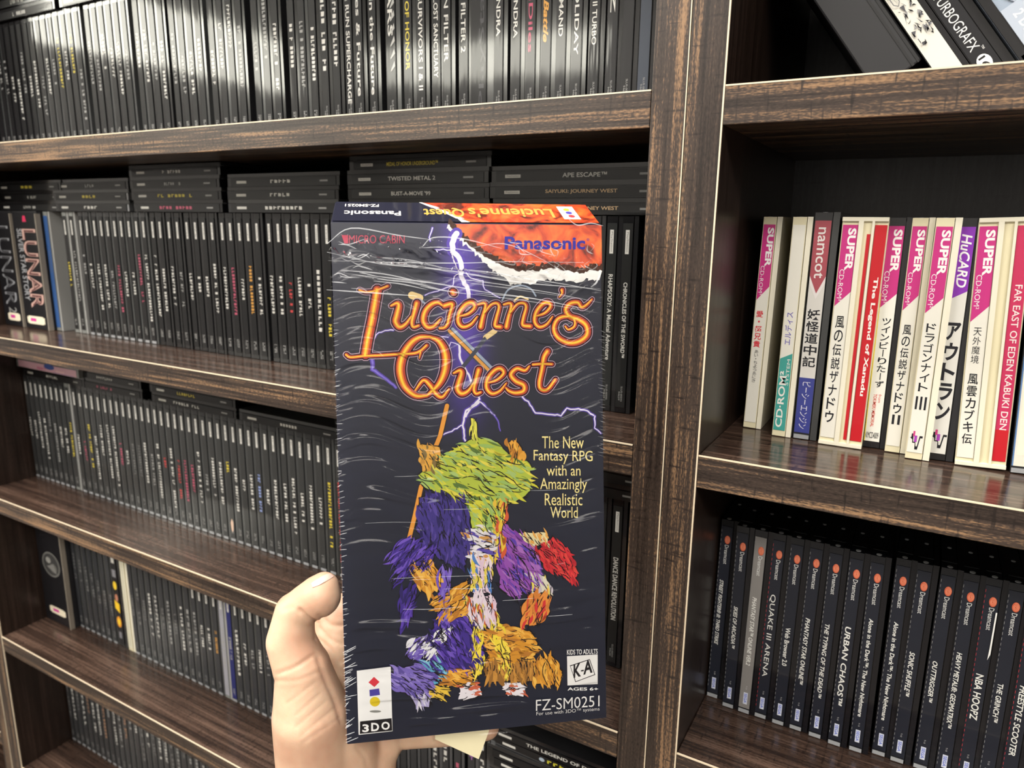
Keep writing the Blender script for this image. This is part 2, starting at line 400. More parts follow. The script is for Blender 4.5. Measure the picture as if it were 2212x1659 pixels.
# fat double case with big dark lettering
upright(xl1(1041), FL1, 'thick black box with large dark lettering, on the left bookcase top shelf', None,
        [T('PlayStation', .03, .97, .52, .97, (.05, .05, .055), 'u', .01)], style='dark', w=.0175, base=(.004, .004, .005), cat='box', name='game_box')
mids = [(1006, 'SYPHON FILTER 2', WHT, .1, .66), (969, 'SYPHON FILTER', WHT, .08, .70), (947, 'LARA - THE LOST SANCTUARY', WHT, .08, .78), (914, 'RAIN - SURVIVORS I & II', WHT, .1, .84),
        (886, 'MEDAL OF HONOR', YEL, .1, .72), (850, 'WARS', WHT, .1, .52), (810, 'Lies in the Future', WHT, .1, .84), (780, 'Lies & Future', WHT, .2, .84), (758, 'ROAD & RUN SUPERCHARGE', WHT, .05, .88), (730, 16, WHT, .1, .66), (705, 12, WHT, .2, .68)]
for i, (u, tt, c, a0, a1) in enumerate(mids):
    art = psart(tt, c, a0, a1, False, bold=.012, logo=False)
    if u == 850: art += [Pp([(.1 + k * .07, .9), (.13 + k * .07, .97), (.16 + k * .07, .5), (.15 + k * .07, .5)], (.4, .4, .38)) for k in range(9)]
    upright(xl1(u), FL1, 'disc case%s, top shelf, %s left of the thick black box' % (' in loose wrinkled wrap' if u == 850 else ' with %s name' % CN[c], nth(i + 1)), GRP1, art, style='clear' if u == 850 else 'black', w=.0105 if u != 850 else .0125)
x = xl1(705) - .0110; k = 0
gaps = {3: .006, 6: .007, 10: .005, 14: .004, 18: .006, 24: .006}
while x > XA + .008:
    k += 1
    c = rnd.choice([WHT, WHT, GRY, GRY, WHT]); 
    if k in (26, 28, 41): c = YEL
    a0 = rnd.uniform(.15, .45); a1 = a0 + rnd.uniform(.2, .42)
    upright(x, FL1, 'glossy black disc case with %s lettering, top shelf, %s from the left end' % (CN[c], '@'), GRP1, psart(int((a1 - a0) * 40), c, a0, a1, True, logo=False), style='black' if rnd.random() < .6 else 'clear')
    x -= .0110 + gaps.get(k, 0)
# number the far ones from the left end
far = [o for o in bpy.data.objects if o.get('label', '').endswith('@ from the left end')]
far.sort(key=lambda o: o.location.x)
for i, o in enumerate(far): o['label'] = o['label'].replace('@', nth(i + 1))
# two cases laid flat on top of the far end
def flat(x0, y, z, label, group, art, h=H_, **kw):       # spine up front, reading left to right
    kw = {**dict(rz=math.radians(rnd.uniform(-1.2, 1.2))), **kw}
    rz = kw.pop('rz'); w = kw.get('w', W_)
    # local +z (spine top) points to -X after the turn
    o = case((0, 0, 0), label, group, art, h=h, **kw)
    o.rotation_euler = (0, -math.pi / 2, 0)
    o.matrix_world = Matrix.Translation((x0 + h, y, z + w / 2)) @ Matrix.Rotation(rz, 4, 'Z') @ Matrix.Rotation(-math.pi / 2, 4, 'Y')
    return o
z0 = FL1 + H_ + .0006
for xx, lab in ((-.868, 'left'), (-.736, 'right')):
    for j in range(2):
        flat(xx, YS - .004, z0 + j * (W_ + .0003), 'disc case lying flat atop the top shelf row, far left, %s stack, %s' % (lab, ('lower', 'upper')[j]), 'disc cases lying on the top shelf row', psart(10, WHT, .4, .6, True), style='clear' if lab == 'right' and j == 0 else 'black')
# --- left bookcase, second shelf
FL2 = LT[2]; GRP2 = 'disc cases standing on the second visible shelf of the left bookcase'
MAG = (.6, .05, .3); CRM = (.8, .72, .55)
def rating(t, s0=.12, s1=.88): return [Rr(t - .035, t + .035, s0 + .06, s1 - .06, CRM), Rr(t - .027, t + .027, s0, s1, CRM), Rr(t - .016, t + .012, s0 + .14, s0 + .38, MAG)]
def thick(xc, wd, lab, art, floor, base=(.008, .008, .010), h=.134, d=.145, y=YS - .003, yaw=0):
    o = empty('game_box', (xc, y, floor + .0003), (0, 0, yaw)); tag(o, lab, 'box')
    m = MB(); m.box(-wd / 2, wd / 2, 0, d, 0, h, solid('black_box_card', (.012, .012, .014), .4, .3)); m.build('carton', o, .0006)
    m = MB(); card(m, -wd / 2 + .0008, wd / 2 - .0008, .001, h - .001, ink(base), art, 5, -.0003); m.build('spine_print', o)
    m = MB(); m.box(wd / 2 - .0012, wd / 2 + .0003, -.0012, .004, .0, h * .98, solid('scuffed_edge', (.24, .21, .17), .6)); m.build('worn_edge', o)
    return o
LUN1 = [T('LUNAR', .12, .82, .18, .80, (.30, .31, .33), 'd', .0), T('LUNAR', .125, .815, .26, .72, (.05, .05, .055), 'd', -.01), T('2', .84, .89, .3, .7, GRY, 'd'), Dd(.05, .2, .03, .08, (.5, .03, .06)), *rating(.925, .2, .85)]
LUN2 = [T('LUNAR', .14, .82, .34, .92, (.55, .35, .30), 'd', .02), T('LUNAR', .15, .81, .42, .84, (.12, .05, .05), 'd', -.01), T('SILVER STAR STORY', .14, .76, .12, .34, (.35, .36, .38), 'd', .01),
        Pp([(.03, .45), (.03, .55), (.08, .58), (.08, .42)], (.6, .03, .1)), *rating(.93, .1, .85)]
thick(-.8790, .0400, 'thick black box with ghostly outlined lettering, leftmost on the second shelf', LUN1, FL2, h=.1246, y=.0505)
thick(-.8325, .0470, 'thick black box with orange outlined name and worn white corners, second shelf', LUN2, FL2, h=.1246, y=.0505)
upright(-.8020, FL2, 'worn blue spined case right beside the thick black box, second shelf', None, [Rr(.3, .5, .3, .6, (.06, .10, .22))], base=(.03, .09, .26), style='pale', w=.011, y=.057)
us2 = [128 + 14, 157, 176.5, 190, 206, 221, 235, 250, 262, 281, 297, 311, 332, 348, 368, 386, 407, 425, 441, 461, 482.5, 501, 520, 539, 555, 584.5, 603, 625, 645, 666, 686.5, 708]
tc2 = {0: (YEL, .4, .62), 1: (GRY, .3, .75), 2: (GRY, .3, .5), 3: (WHT, .4, .62), 4: (WHT, .4, .8), 5: (WHT, .4, .78), 6: (GRY, .45, .8), 7: (PNK, .4, .8), 8: (WHT, .45, .66), 9: (WHT, .45, .64), 10: (PNK, .3, .7),
       11: (WHT, .3, .85), 12: (WHT, .3, .8), 13: (WHT, .38, .75), 14: (WHT, .38, .72), 15: (GRY, .42, .7), 16: (WHT, .4, .64), 17: (WHT, .42, .62), 18: (WHT, .44, .6), 19: (WHT, .34, .72), 20: (WHT, .36, .68),
       21: (PNK, .36, .72), 22: (WHT, .44, .6), 23: (ORG, .34, .7), 24: (WHT, .42, .7), 25: (WHT, .4, .68), 26: (WHT, .4, .68), 27: (RED, .44, .66), 28: (WHT, .4, .68), 29: (WHT, .44, .62), 30: (WHT, .34, .78), 31: (YEL, .5, .8)}
px = None
for i, u in enumerate(us2):
    x = float(ony(u, 482 + (u - 128) * .03, YS)[0])
    if px is not None and x - px < W_ + .0004: x = px + W_ + .0004
    px = x; c, a0, a1 = tc2[i]
    tl = 'silver line of text' if i in (11, 12) else CN[c] + ' lettering'
    upright(x, FL2, 'black disc case with %s, second shelf, %s after the blue spine' % (tl, nth(i + 1)), GRP2, psart(max(5, int((a1 - a0) * (26 if i == 30 else 44))), c, a0, a1, True), style='pale' if i in (0, 1) else ('clear' if i < 12 else 'black'))
# the cases behind the held box, between the last one seen and the two readable ones
xr = [float(ony(1322, 640, YS)[0]), float(ony(1352, 640, YS)[0]) + .001]
upright(xr[0], FL2, 'black disc case with mixed-case white name, second from the centre upright, second shelf', GRP2, psart('RHAPSODY: A Musical Adventure', WHT, .27, .74, False, sz=(.3, .75), bold=.012), base=(.013, .014, .014), style='black')
upright(xr[1], FL2, 'black disc case with bold white capitals, nearest the centre upright, second shelf', GRP2, psart('CHRONICLES OF THE SWORD™', WHT, .31, .72, False, sz=(.3, .72), bold=.02), base=(.01, .01, .01))
def hidden(x0, x1, floor, shelf):
    n = int((x1 - x0) / .0110)
    for i in range(n):
        upright(x0 + (i + .5) * (x1 - x0) / n, floor, 'plain black disc case behind the held box, on the %s shelf' % shelf, 'cases hidden behind the held box, %s shelf' % shelf, [], style='black')
hidden(px + .0055, xr[0] - .0055, FL2, 'second')
# flat stacks on the second shelf row
def stack(u0, ulist, base, row, shelfname, pos, stylef=None, rz=0, dy=0):
    x0 = float(ony(u0, 430, YS)[0]) if isinstance(u0, (int, float)) and u0 > 5 else u0
    x0 = max(XA + .005, min(x0, XB - .0050 - H_))
    for j, (art, lab) in enumerate(ulist):
        flat(x0 + rnd.uniform(-.002, .002), YS - .002 + dy + rnd.uniform(-.003, .001), base + j * (W_ + .0001), lab, 'disc cases lying on the %s row' % shelfname, art, rz=rz + math.radians(rnd.uniform(-.6, .6)),
             style='clear' if (stylef and j in stylef) else 'black')
def hp(title, col, c0=.4, c1=.6, far=True, **kw):
    a = [Rr(.06, .16, .34, .66, WHT), Rr(.86, .93, .4, .6, GRY)]
    a.append(X(title, c0, c1, .3, .72, col) if isinstance(title, int) else T(title, c0, c1, .3, .74, col, 'd', .015))
    if not far: a.append(T('PlayStation', .07, .15, .42, .58, (.03, .03, .03)))
    return a
b2 = FL2 + H_ + .0008
ST2 = [(0, -.9, [(hp(8, WHT), 'flat black disc case, bottom of the leftmost stack, second shelf row'), (hp(8, WHT), 'flat black disc case, middle of the leftmost stack, second shelf row'), (hp(3, YEL), 'flat black disc case, top of the leftmost stack, second shelf row')], None),
       (124, 0, [(hp(4, WHT), 'flat grey disc case, bottom of the second stack, second shelf row'), (hp(4, YEL), 'flat disc case with tiny yellow marks, middle of the second stack'), (hp(6, GRY), 'flat disc case, top of the second stack, second shelf row')], (0, 1)),
       (294, 0, [(hp(10, PNK, .3, .7), 'flat disc case with dark pink name, bottom of the third stack'), (hp(10, YEL, .3, .72), 'flat disc case with bright orange-yellow name, third stack'), (hp(8, GRY), 'flat disc case under the topmost one of the third stack'), (hp(7, WHT, .38, .6), 'flat disc case, topmost of the tall third stack')], None),
       (500, 0, [(hp(9, WHT, .35, .72), 'flat pale disc case with shiny white name, bottom of the fourth stack'), (hp(5, WHT), 'flat disc case, middle of the fourth stack'), (hp(5, WHT), 'flat disc case, top of the fourth stack, second shelf row')], (0,)),
       (760, 0, [(hp('MEDIEVIL II', WHT, .36, .55, False), 'flat disc case half hidden by the held box, fifth stack bottom'), (hp("BUST-A-MOVE '99", WHT, .32, .62, False), 'flat disc case with blocky white name, fifth stack'),
                 (hp('TWISTED METAL 2', WHT, .3, .66, False), 'flat disc case with jagged white name, fifth stack'), (hp('MEDAL OF HONOR UNDERGROUND™', YEL, .27, .66, False), 'flat disc case with thin yellow name, topmost of the fifth stack')], None),
       (1084, 0, [(hp('SAIYUKI: JOURNEY WEST', (.65, .45, .25), .32, .74, False), 'flat disc case with tan name, bottom of the stack by the centre upright'), (hp('SAIYUKI: JOURNEY WEST', (.65, .45, .25), .32, .74, False), 'flat disc case with tan name, middle of the stack by the upright'),
                  (hp('APE ESCAPE™', WHT, .42, .68, False), 'flat disc case with white name, topmost of the stack by the upright')], None)]
for u0, xx, lst, sf in ST2:
    stack(u0 if u0 else xx, lst, b2, 0, 'second shelf', 0, sf, rz=0)
# --- left bookcase, third shelf
FL3 = LT[3]; GRP3 = 'disc cases standing on the third visible shelf of the left bookcase'
us3 = [38, 51, 64, 77, 88, 100, 114, 127, 145, 162, 175, 188, 199, 214, 229, 241, 254, 267, 280, 293, 307, 320, 333, 348, 363, 378, 393, 408, 423, 440, 456, 471, 487, 504, 521, 538, 557, 575, 593, 614, 632, 651, 671, 690, 711]
tc3 = {0: (WHT, .4, .6), 1: (WHT, .42, .62), 2: (WHT, .32, .7), 3: (WHT, .35, .8), 4: (GRY, .3, .5), 5: (GRY, .4, .8), 6: (WHT, .42, .66), 7: (WHT, .42, .68), 8: (YEL, .35, .7), 9: (WHT, .45, .65), 10: (PNK, .5, .7), 11: (YEL, .32, .75), 12: (WHT, .42, .85), 13: (WHT, .3, .6),
       14: (WHT, .28, .8), 15: (WHT, .28, .86), 16: (PNK, .4, .64), 17: (WHT, .48, .62), 20: (WHT, .36, .74), 21: (GRY, .45, .75), 22: (WHT, .34, .85), 23: (RED, .45, .55), 24: (WHT, .35, .9), 25: (RED, .44, .8), 26: (PNK, .4, .8), 27: (PNK, .45, .7), 28: (WHT, .32, .78), 29: (GRY, .5, .65),
       30: (WHT, .34, .68), 31: (WHT, .36, .76), 32: (YEL, .34, .44), 33: (WHT, .38, .78), 34: (WHT, .46, .56), 35: (WHT, .4, .7), 36: (BLU, .38, .7), 37: (WHT, .46, .62), 38: (WHT, .34, .72), 39: (WHT, .4, .72), 40: (WHT, .34, .8), 41: (WHT, .44, .68), 42: (WHT, .36, .72), 43: (WHT, .44, .66), 44: (YEL, .3, .82)}
us3 += [732]; tc3[45] = (RED, .28, .92)
px = None
for i, u in enumerate(us3):
    u_ = u - 21 if i >= 44 else u
    x = float(ony(u if i < 44 else u - 21 + 0, 832 + (u - 38) * .221, YS)[0]) if i < 44 else px + .0114
    if px is None: x = XA + .0068
    if px is not None and x - px < W_ + .0003: x = px + W_ + .0003
    px = x; c, a0, a1 = tc3.get(i, (DIM, .4, .7))
    art = psart(max(4, int((a1 - a0) * 42)), c, a0, a1, True)
    if i == 32: art.append(Pp([(.83, .5), (.87, .2), (.93, .3), (.95, .5), (.93, .75), (.86, .8)], (.7, .5, .38)))
    upright(x, FL3, 'disc case with %s lettering, third shelf down, %s from the left end' % (CN[c], nth(i + 1)), GRP3, art, style='pale' if i == 8 else 'clear', base=(.032, .033, .033))
xq = [float(ony(1306, 1250, YS)[0]) , float(ony(1333, 1250, YS)[0])]
xq[1] = min(xq[1], XB - .0065); xq[0] = xq[1] - .0115
upright(xq[0], FL3, 'black disc case, second from the centre upright, third shelf down', GRP3, psart('STREET SK8ER', WHT, .3, .7, False), base=(.012, .012, .012))
upright(xq[1], FL3, 'black disc case with bright glare, nearest the centre upright, third shelf down', GRP3, psart('DANCE DANCE REVOLUTION', WHT, .32, .72, False, sz=(.25, .8)), base=(.012, .012, .012))
hidden(px + .0055, xq[0] - .0055, FL3, 'third')
b3 = FL3 + H_ + .0008
ST3 = [(XA + .005, [(hp(6, WHT), 'flat black disc case under the pink one, third shelf row'), None], None, 0),
       (float(ony(160, 840, YS)[0]), [(hp(8, PNK, .36, .6), 'lower flat disc case with pinkish name, second stack of the third row'), (hp(9, WHT, .38, .66), 'upper flat disc case, second stack of the third row')], None, 0),
       (float(ony(330, 850, YS)[0]), [(hp(10, WHT, .26, .6), 'lower flat disc case, third stack of the third row'), (hp(9, YEL, .3, .56), 'upper flat disc case with yellow name, third stack of third row')], None, 0),
       (float(ony(520, 895, YS)[0]), [(hp(6, WHT, .42, .6), 'single flat disc case with one white word, third shelf row')], (0,), 0),
       (XB - .006 - H_, [(hp(5, GRY), 'flat disc case just left of the centre upright, third shelf row, lower'), (hp(5, GRY), 'flat disc case just left of the centre upright, third shelf row, upper')], None, 0)]
for x0, lst, sf, _ in ST3:
    for j, it in enumerate(lst):
        if it is None:
            PKB = (.62, .36, .42)
            flat(x0 - .002, YS - .006, b3 + j * (W_ + .0001), 'flat pink box with a blue blot at the left end of third row', None,
                 [X(5, .34, .5, .1, .5, (.5, .1, .2)), Dd(.55, .75, .09, .4, (.05, .09, .3)), Rr(.66, .8, .2, .42, (.75, .5, .5)), Rr(.62, .95, 0, .12, (.5, .3, .45))], base=PKB, style='pale', w=.012, cat='box', name='game_box')
        else:
            flat(x0 + rnd.uniform(-.001, .001), YS - .002, b3 + j * (W_ + .0001), it[1], 'disc cases lying on the third shelf row', it[0], style='clear' if (sf and j in sf) else 'black', rz=math.radians(rnd.uniform(-.5, .5)))
# --- left bookcase, fourth shelf
FL4 = LT[4]; GRP4 = 'disc cases standing on the fourth visible shelf of the left bookcase'
emb = [Dd(.42, .5, .12, .36, (.16, .16, .15), 26), Dd(.42, .5, .105, .31, (.05, .05, .05), 26), Dd(.385, .4, .03, .1, (.3, .3, .28)), Dd(.45, .58, .045, .14, (.13, .13, .12)), Pp([(.45, .3), (.5, .7), (.41, .6)], (.2, .2, .19)), *rating(.88, .2, .85), Dd(.03, .3, .02, .06, (.5, .05, .08))]
xb = float(ony(112, 1250, YS)[0])
thick(-.8715, .0540, 'thick black box with a round pale emblem, left end of the fourth shelf', emb, FL4, h=.135, y=.0505)
x = -.8715 + .0270 + .0065; u4a = []
for i in range(7):
    upright(x, FL4, 'dark disc case between the emblem box and the colourful one, %s, fourth shelf' % nth(i + 1), GRP4, psart(8, DIM, .2 + .05 * i, .5 + .04 * i, True, logo=False), style='clear', base=(.03, .032, .036)); x += .0112
cart = [Rr(.04, .13, .25, .75, WHT), Rr(.2, .28, .2, .8, (.2, .2, .22)), Dd(.37, .45, .045, .32, (.8, .55, .03)), Dd(.5, .5, .04, .25, (.5, .2, .12)), Pp([(.53, .1), (.56, .9), (.66, .85), (.62, .1)], (.85, .55, .02)), Dd(.76, .5, .06, .4, (.75, .3, .02)), Dd(.76, .5, .035, .25, (.85, .6, .03)), Rr(.87, .94, .25, .7, (.2, .2, .22))]
upright(x + .002, FL4, 'black spined case with yellow and orange blobs, fourth shelf down', None, cart, w=.0165, base=(.006, .006, .008)); x += .0175
upright(x + .001, FL4, 'off-white spined case beside the one with yellow blobs, fourth shelf', None, [Rr(.02, .98, .44, .52, (.35, .34, .28))], w=.0125, base=(.68, .65, .50), style='cream', h=.128); x += .0135
i = 0
blue_i = 15
while x < -.505:
    i += 1; c = rnd.choice([GRY, DIM, WHT]) if i < 9 else rnd.choice([WHT, WHT, GRY])
    bs = (.03, .032, .036); st = 'clear'
    if i == 15: bs = (.30, .30, .34); st = 'pale'
    if i == 16: bs = (.015, .02, .12)
    if i == 14: c = ORG
    upright(x, FL4, 'disc case with %s lettering%s, fourth shelf, %s right of the off-white spine' % (CN[c], {15: ' on pale grey', 16: ' on dark blue'}.get(i, ''), nth(i)), GRP4, psart(int(rnd.uniform(7, 15)), c, *((.4, .62) if rnd.random() < .5 else (.3, .75)), True, logo=i > 10), style=st, base=bs)
    x += .0108
# below the held box: a few spines and a stack against the centre upright
x4 = x
lab4 = [(944, WHT, .05, .5), (966, WHT, .1, .3), (992, PNK, .1, .5), (1022, (.3, .1, .35), .1, .4), (1045, WHT, .03, .35)]
fx = [float(ony(u, 1630, YS)[0]) for u, *_ in lab4]
n = int((fx[0] - .006 - x4) / .0110)
for j in range(n):
    upright(x4 + (j + .5) * (fx[0] - .006 - x4) / n, FL4, 'plain black disc case behind the hand and held box, fourth shelf', 'cases hidden behind the hand, fourth shelf', [], style='black')
prev = fx[0] - .02
for j, (u, c, a0, a1) in enumerate(lab4):
    x = max(fx[j], prev + .0105); prev = x
    upright(x, FL4, 'black disc case below the held box, %s of five by the paper corner' % ONES[j + 1], GRP4, psart(7, c, .4, .8, True), style='black')
x0 = max(prev + .0065, XB - .0060 - H_)
low = [('flat disc case in the bottom stack, %s up from the shelf' % ONES[k + 1], hp(6, GRY)) for k in range(8)]
top = [('flat disc case with yellow name, second from the top of the bottom stack', [Rr(.06, .16, .34, .66, WHT), Dd(.36, .5, .02, .25, (.35, .42, .5)), X(9, .40, .8, .3, .74, (.62, .58, .05))]),
       ('flat disc case with white capitals, topmost of the stack under the held box', [Rr(.06, .16, .34, .66, WHT), T('THE LEGEND OF DRAGOON', .27, .93, .3, .72, WHT, 'd', .015)])]
for k, (lab, art) in enumerate(low + top):
    flat(x0 + rnd.uniform(-.001, .001), YS - .003 + rnd.uniform(-.002, .001), FL4 + .0003 + k * (W_ + .0001), lab, 'flat disc cases in the stack under the held box', art, rz=math.radians(rnd.uniform(-.6, .6)))
# --- left bookcase, fifth shelf
FL5 = LT[5]; x = float(ony(146, 1500, YS)[0]); i = 0
x = max(x, XA + .008)
while x < -.45:
    i += 1; c = rnd.choice([WHT, GRY, WHT, DIM, (.35, .2, .12)])
    CN.setdefault(c, 'rusty'); upright(x, FL5, 'disc case with %s lettering, lowest visible left shelf, %s from the left' % (CN[c], nth(i)), 'disc cases on the lowest visible shelf', psart(int(rnd.uniform(7, 16)), c, *rnd.choice([(.2, .6), (.3, .75), (.15, .45)]), True, logo=rnd.random() < .6), style='clear', base=(.036, .036, .038))
    x += .0110
# items seen past the far left upright
q = empty('game_box', (XA0 - .06, .03, -.632 + .0003)); tag(q, 'black box with a rounded red mark in the far left bottom corner', 'box')
m = MB(); m.box(-.05, .035, 0, .12, 0, .07, solid('black_box_card', (.012, .012, .014), .4, .3)); m.build('carton', q, .002)
m = MB(); m.box(-.04, .03, -.0012, 0, .045, .066, solid('red_label', (.6, .03, .06), .4)); m.build('label_strip', q)
# ------------------------------------------------------------------ right bookcase, pink and white spines
PINK = (.52, .03, .20); OFF = (.74, .72, .64); INKB = (.012, .012, .016); REDP = (.5, .012, .02)
FR2 = RT[2]; GRPR2 = 'pink, white and red spined cases on the right middle shelf'
def lean_case(ub, vb, ut, vt, floor, label, group, art, h=H_, **kw):
    a = onz(ub, vb, floor); y = float(a[1]); c = ony(ut, vt, y)
    ry = math.atan2(float(c[0] - a[0]), h)
    w = kw.get('w', W_)
    lift = abs(math.sin(ry)) * w / 2
    a[0] = max(a[0], XD + .0062)
    return case((float(a[0]), y, floor + .0003 + lift), label, group, art, ry=ry, h=h, **kw)
def superart(title, mode='k', t0=.42, t1=.95, s0=.2, s1=.8, split=.37, extra=()):
    return [Pp([(0, 0), (0, 1), (split - .07, 1), (split, 0)], PINK), T('SUPER', .015, .205, .38, .92, (.8, .8, .78), 'd', .035), T('CD-ROM²', .2, .345, .1, .42, (.75, .7, .72), 'd', .0),
            *([T(title, t0, t1, s0, s1, INKB, mode, .012)] if title else []), *extra]
lean_case(1624, 926, 1671, 466, FR2, 'white spined case with small red characters, leftmost on the right middle shelf', GRPR2,
          superart('', extra=[T('愛・超兄貴', .42, .61, .1, .72, (.65, .03, .05), 'k', .02), T('あい・ちょうあにき', .62, .79, .3, .62, INKB, 'k')]), base=OFF, style='cream')
lean_case(1687, 944, 1736, 463, FR2, 'white spined case with a teal lower part, right middle shelf', GRPR2,
          [Pp([(.61, 1), (.64, 0), (1, 0), (1, 1)], (.05, .32, .28)), T('エルディス', .41, .57, .15, .75, (.12, .1, .4), 'u', .01), T('CD·ROM²', .70, .985, .12, .68, (.75, .75, .7), 'u', .02), T('SYSTEM', .64, .77, .62, .88, (.7, .7, .66), 'u')], base=OFF, style='cream')
lean_case(1737, 950, 1789, 458, FR2, 'plastic wrapped case with brown top and blue bottom, right middle shelf', GRPR2,
          [Pp([(0, 0), (0, 1), (.27, 1), (.34, .5), (.27, 0)], (.36, .07, .09)), T('namcot', .03, .26, .25, .8, (.7, .66, .64), 'd', .01), Pp([(.25, 0), (.33, .5), (.25, 1), (.28, 1), (.355, .5), (.28, 0)], (.7, .66, .64)),
           T('妖怪道中記', .40, .68, .08, .92, INKB, 'k', .02), Rr(.73, 1, 0, 1, (.04, .05, .24)), T('ピーシーエンジン', .75, .98, .25, .78, (.6, .6, .68), 'd')], base=(.62, .6, .56), style='clear', w=.0125, h=.127)
# a double case carries two spine cards
def double(ub, vb, ut, vt, label, art1, art2, base2, inner):
    a = onz(ub, vb, FR2); y = float(a[1]); c = ony(ut, vt, y); ry = math.atan2(float(c[0] - a[0]), H_); w = .0222
    o = empty('disc_case', (float(a[0]), y, FR2 + .0003 + abs(math.sin(ry)) * w / 2), (0, ry, 0)); tag(o, label, 'disc case', GRPR2)
    tm, lm = CASE_M['cream']
    m = MB(); m.box(-w / 2, w / 2, .0012, D_, 0, H_, tm); m.box(-w / 2, w / 2, -.0004, .002, 0, .0022, lm); m.box(-w / 2, w / 2, -.0004, .002, H_ - .0022, H_, lm); m.build('tray', o, .0003)
    m = MB(); m.box(-.0030, -.0006, -.0004, .002, .002, H_ - .002, lm); m.box(.0034, .0046, -.0004, .002, .002, H_ - .002, lm); m.build('hinge_rib', o)
    m = MB(); card(m, -w / 2 + .0006, -.0032, .004, H_ - .004, ink(OFF), art1, 1, .0006); m.build('spine_card', o)
    m = MB(); card(m, .0048, w / 2 - .0006, .004, H_ - .004, ink(base2), art2, 1, .0006); m.build('spine_card', o)
    if inner: m = MB(); m.box(.0014, .0030, .0007, .0012, .004, H_ * .93, ink(REDP)); m.build('booklet_edge', o)
    return o
double(1813, 965, 1871, 466, 'cream double case pairing a pink-topped and a plain red spine', superart('風の伝説ザナドゥ', t0=.41, t1=.93), [T('The Legend of Xanadu', .23, .78, .3, .78, (.8, .78, .74), 'd', .03)], REDP, True)
lean_case(1888, 969, 1947, 470, FR2, 'yellow edged white spine with red small print near its foot, right middle shelf', GRPR2,
          superart('', extra=[T('ツインビーりたーず', .41, .74, .3, .85, INKB, 'k', .015), T('from', .77, .81, .62, .8, (.6, .05, .03), 'd'), T('TOKIMEKI MEMORIAL', .77, .93, .3, .52, (.6, .05, .03), 'd', .01), T('KMCD4009', .955, .985, .08, .9, INKB, 'h'), Rr(.3, 1, 0, .05, (.75, .6, .05))]), base=(.78, .77, .70), style='dark', w=.0118)
lean_case(1933, 979, 1997, 470, FR2, 'pink-topped white spine ending in a roman two, right middle shelf', GRPR2, superart('風の伝説ザナドゥⅡ', t0=.43, t1=.90), base=OFF, style='cream')
HV = lambda t, s, k: [Pp([(t + .03, s), (t + .03, s + .1 * k), (t + .012, s + .12 * k), (t + .012, s + .25 * k), (t + .05, s + .28 * k), (t + .05, s + .45 * k), (t + .07, s + .5 * k), (t + .07, s + .6 * k), (t + .02, s + .72 * k), (t + .02, s + .95 * k), (t + .03, s + .95 * k), (t + .03, s + .78 * k), (t + .085, s + .64 * k), (t + .085, s + .44 * k), (t + .055, s + .42 * k), (t + .055, s + .22 * k), (t + .04, s + .2 * k)], INKB),
                      Rr(t, t + .025, s + .22 * k, s + .36 * k, (.55, .05, .2)), Rr(t + .02, t + .05, s + .34 * k, s + .54 * k, (.35, .05, .4))]
lean_case(1980, 994, 2052, 470, FR2, 'pink-topped white spine ending in a roman three, right middle shelf', GRPR2, superart('ドラゴンナイト', t0=.41, t1=.72, extra=[T('III', .74, .80, .15, .85, INKB, 'h', .01), *HV(.90, .1, .85)]), base=OFF, style='cream', w=.0112)
lean_case(2029, 996, 2100, 472, FR2, 'off-white spine with a purple top and big black characters, right middle shelf', GRPR2,
          [Pp([(0, 0), (0, 1), (.27, 1), (.31, 0)], (.22, .03, .40)), T('HuCARD', .03, .255, .3, .88, (.8, .8, .8), 'd', .02, .2), T('アウトラン', .40, .85, .12, .92, INKB, 'k', .035), *HV(.89, .06, .95)], base=(.66, .65, .6), style='dark', w=.0120)
double(2116, 1012, 2175, 470, 'cream double case at the right, black characters beside a long red spine', superart('風雲カブキ伝', t0=.62, t1=.94, split=.40, extra=[T('天外魔境', .42, .58, .25, .72, INKB, 'k')]), [T('FAR EAST OF EDEN KABUKI DEN', .24, .86, .28, .8, (.75, .68, .66), 'd', .01), Rr(.86, 1, 0, 1, REDP)], (.52, .03, .10), False)
lean_case(2212, 1026, 2276, 478, FR2, 'clear-edged pale case cut by the right edge of the picture, middle shelf', GRPR2, [Rr(0, 1, 0, .08, (.1, .2, .4)), Rr(.5, .95, .2, .95, (.75, .73, .6))], base=(.7, .68, .58), style='clear', w=.012)
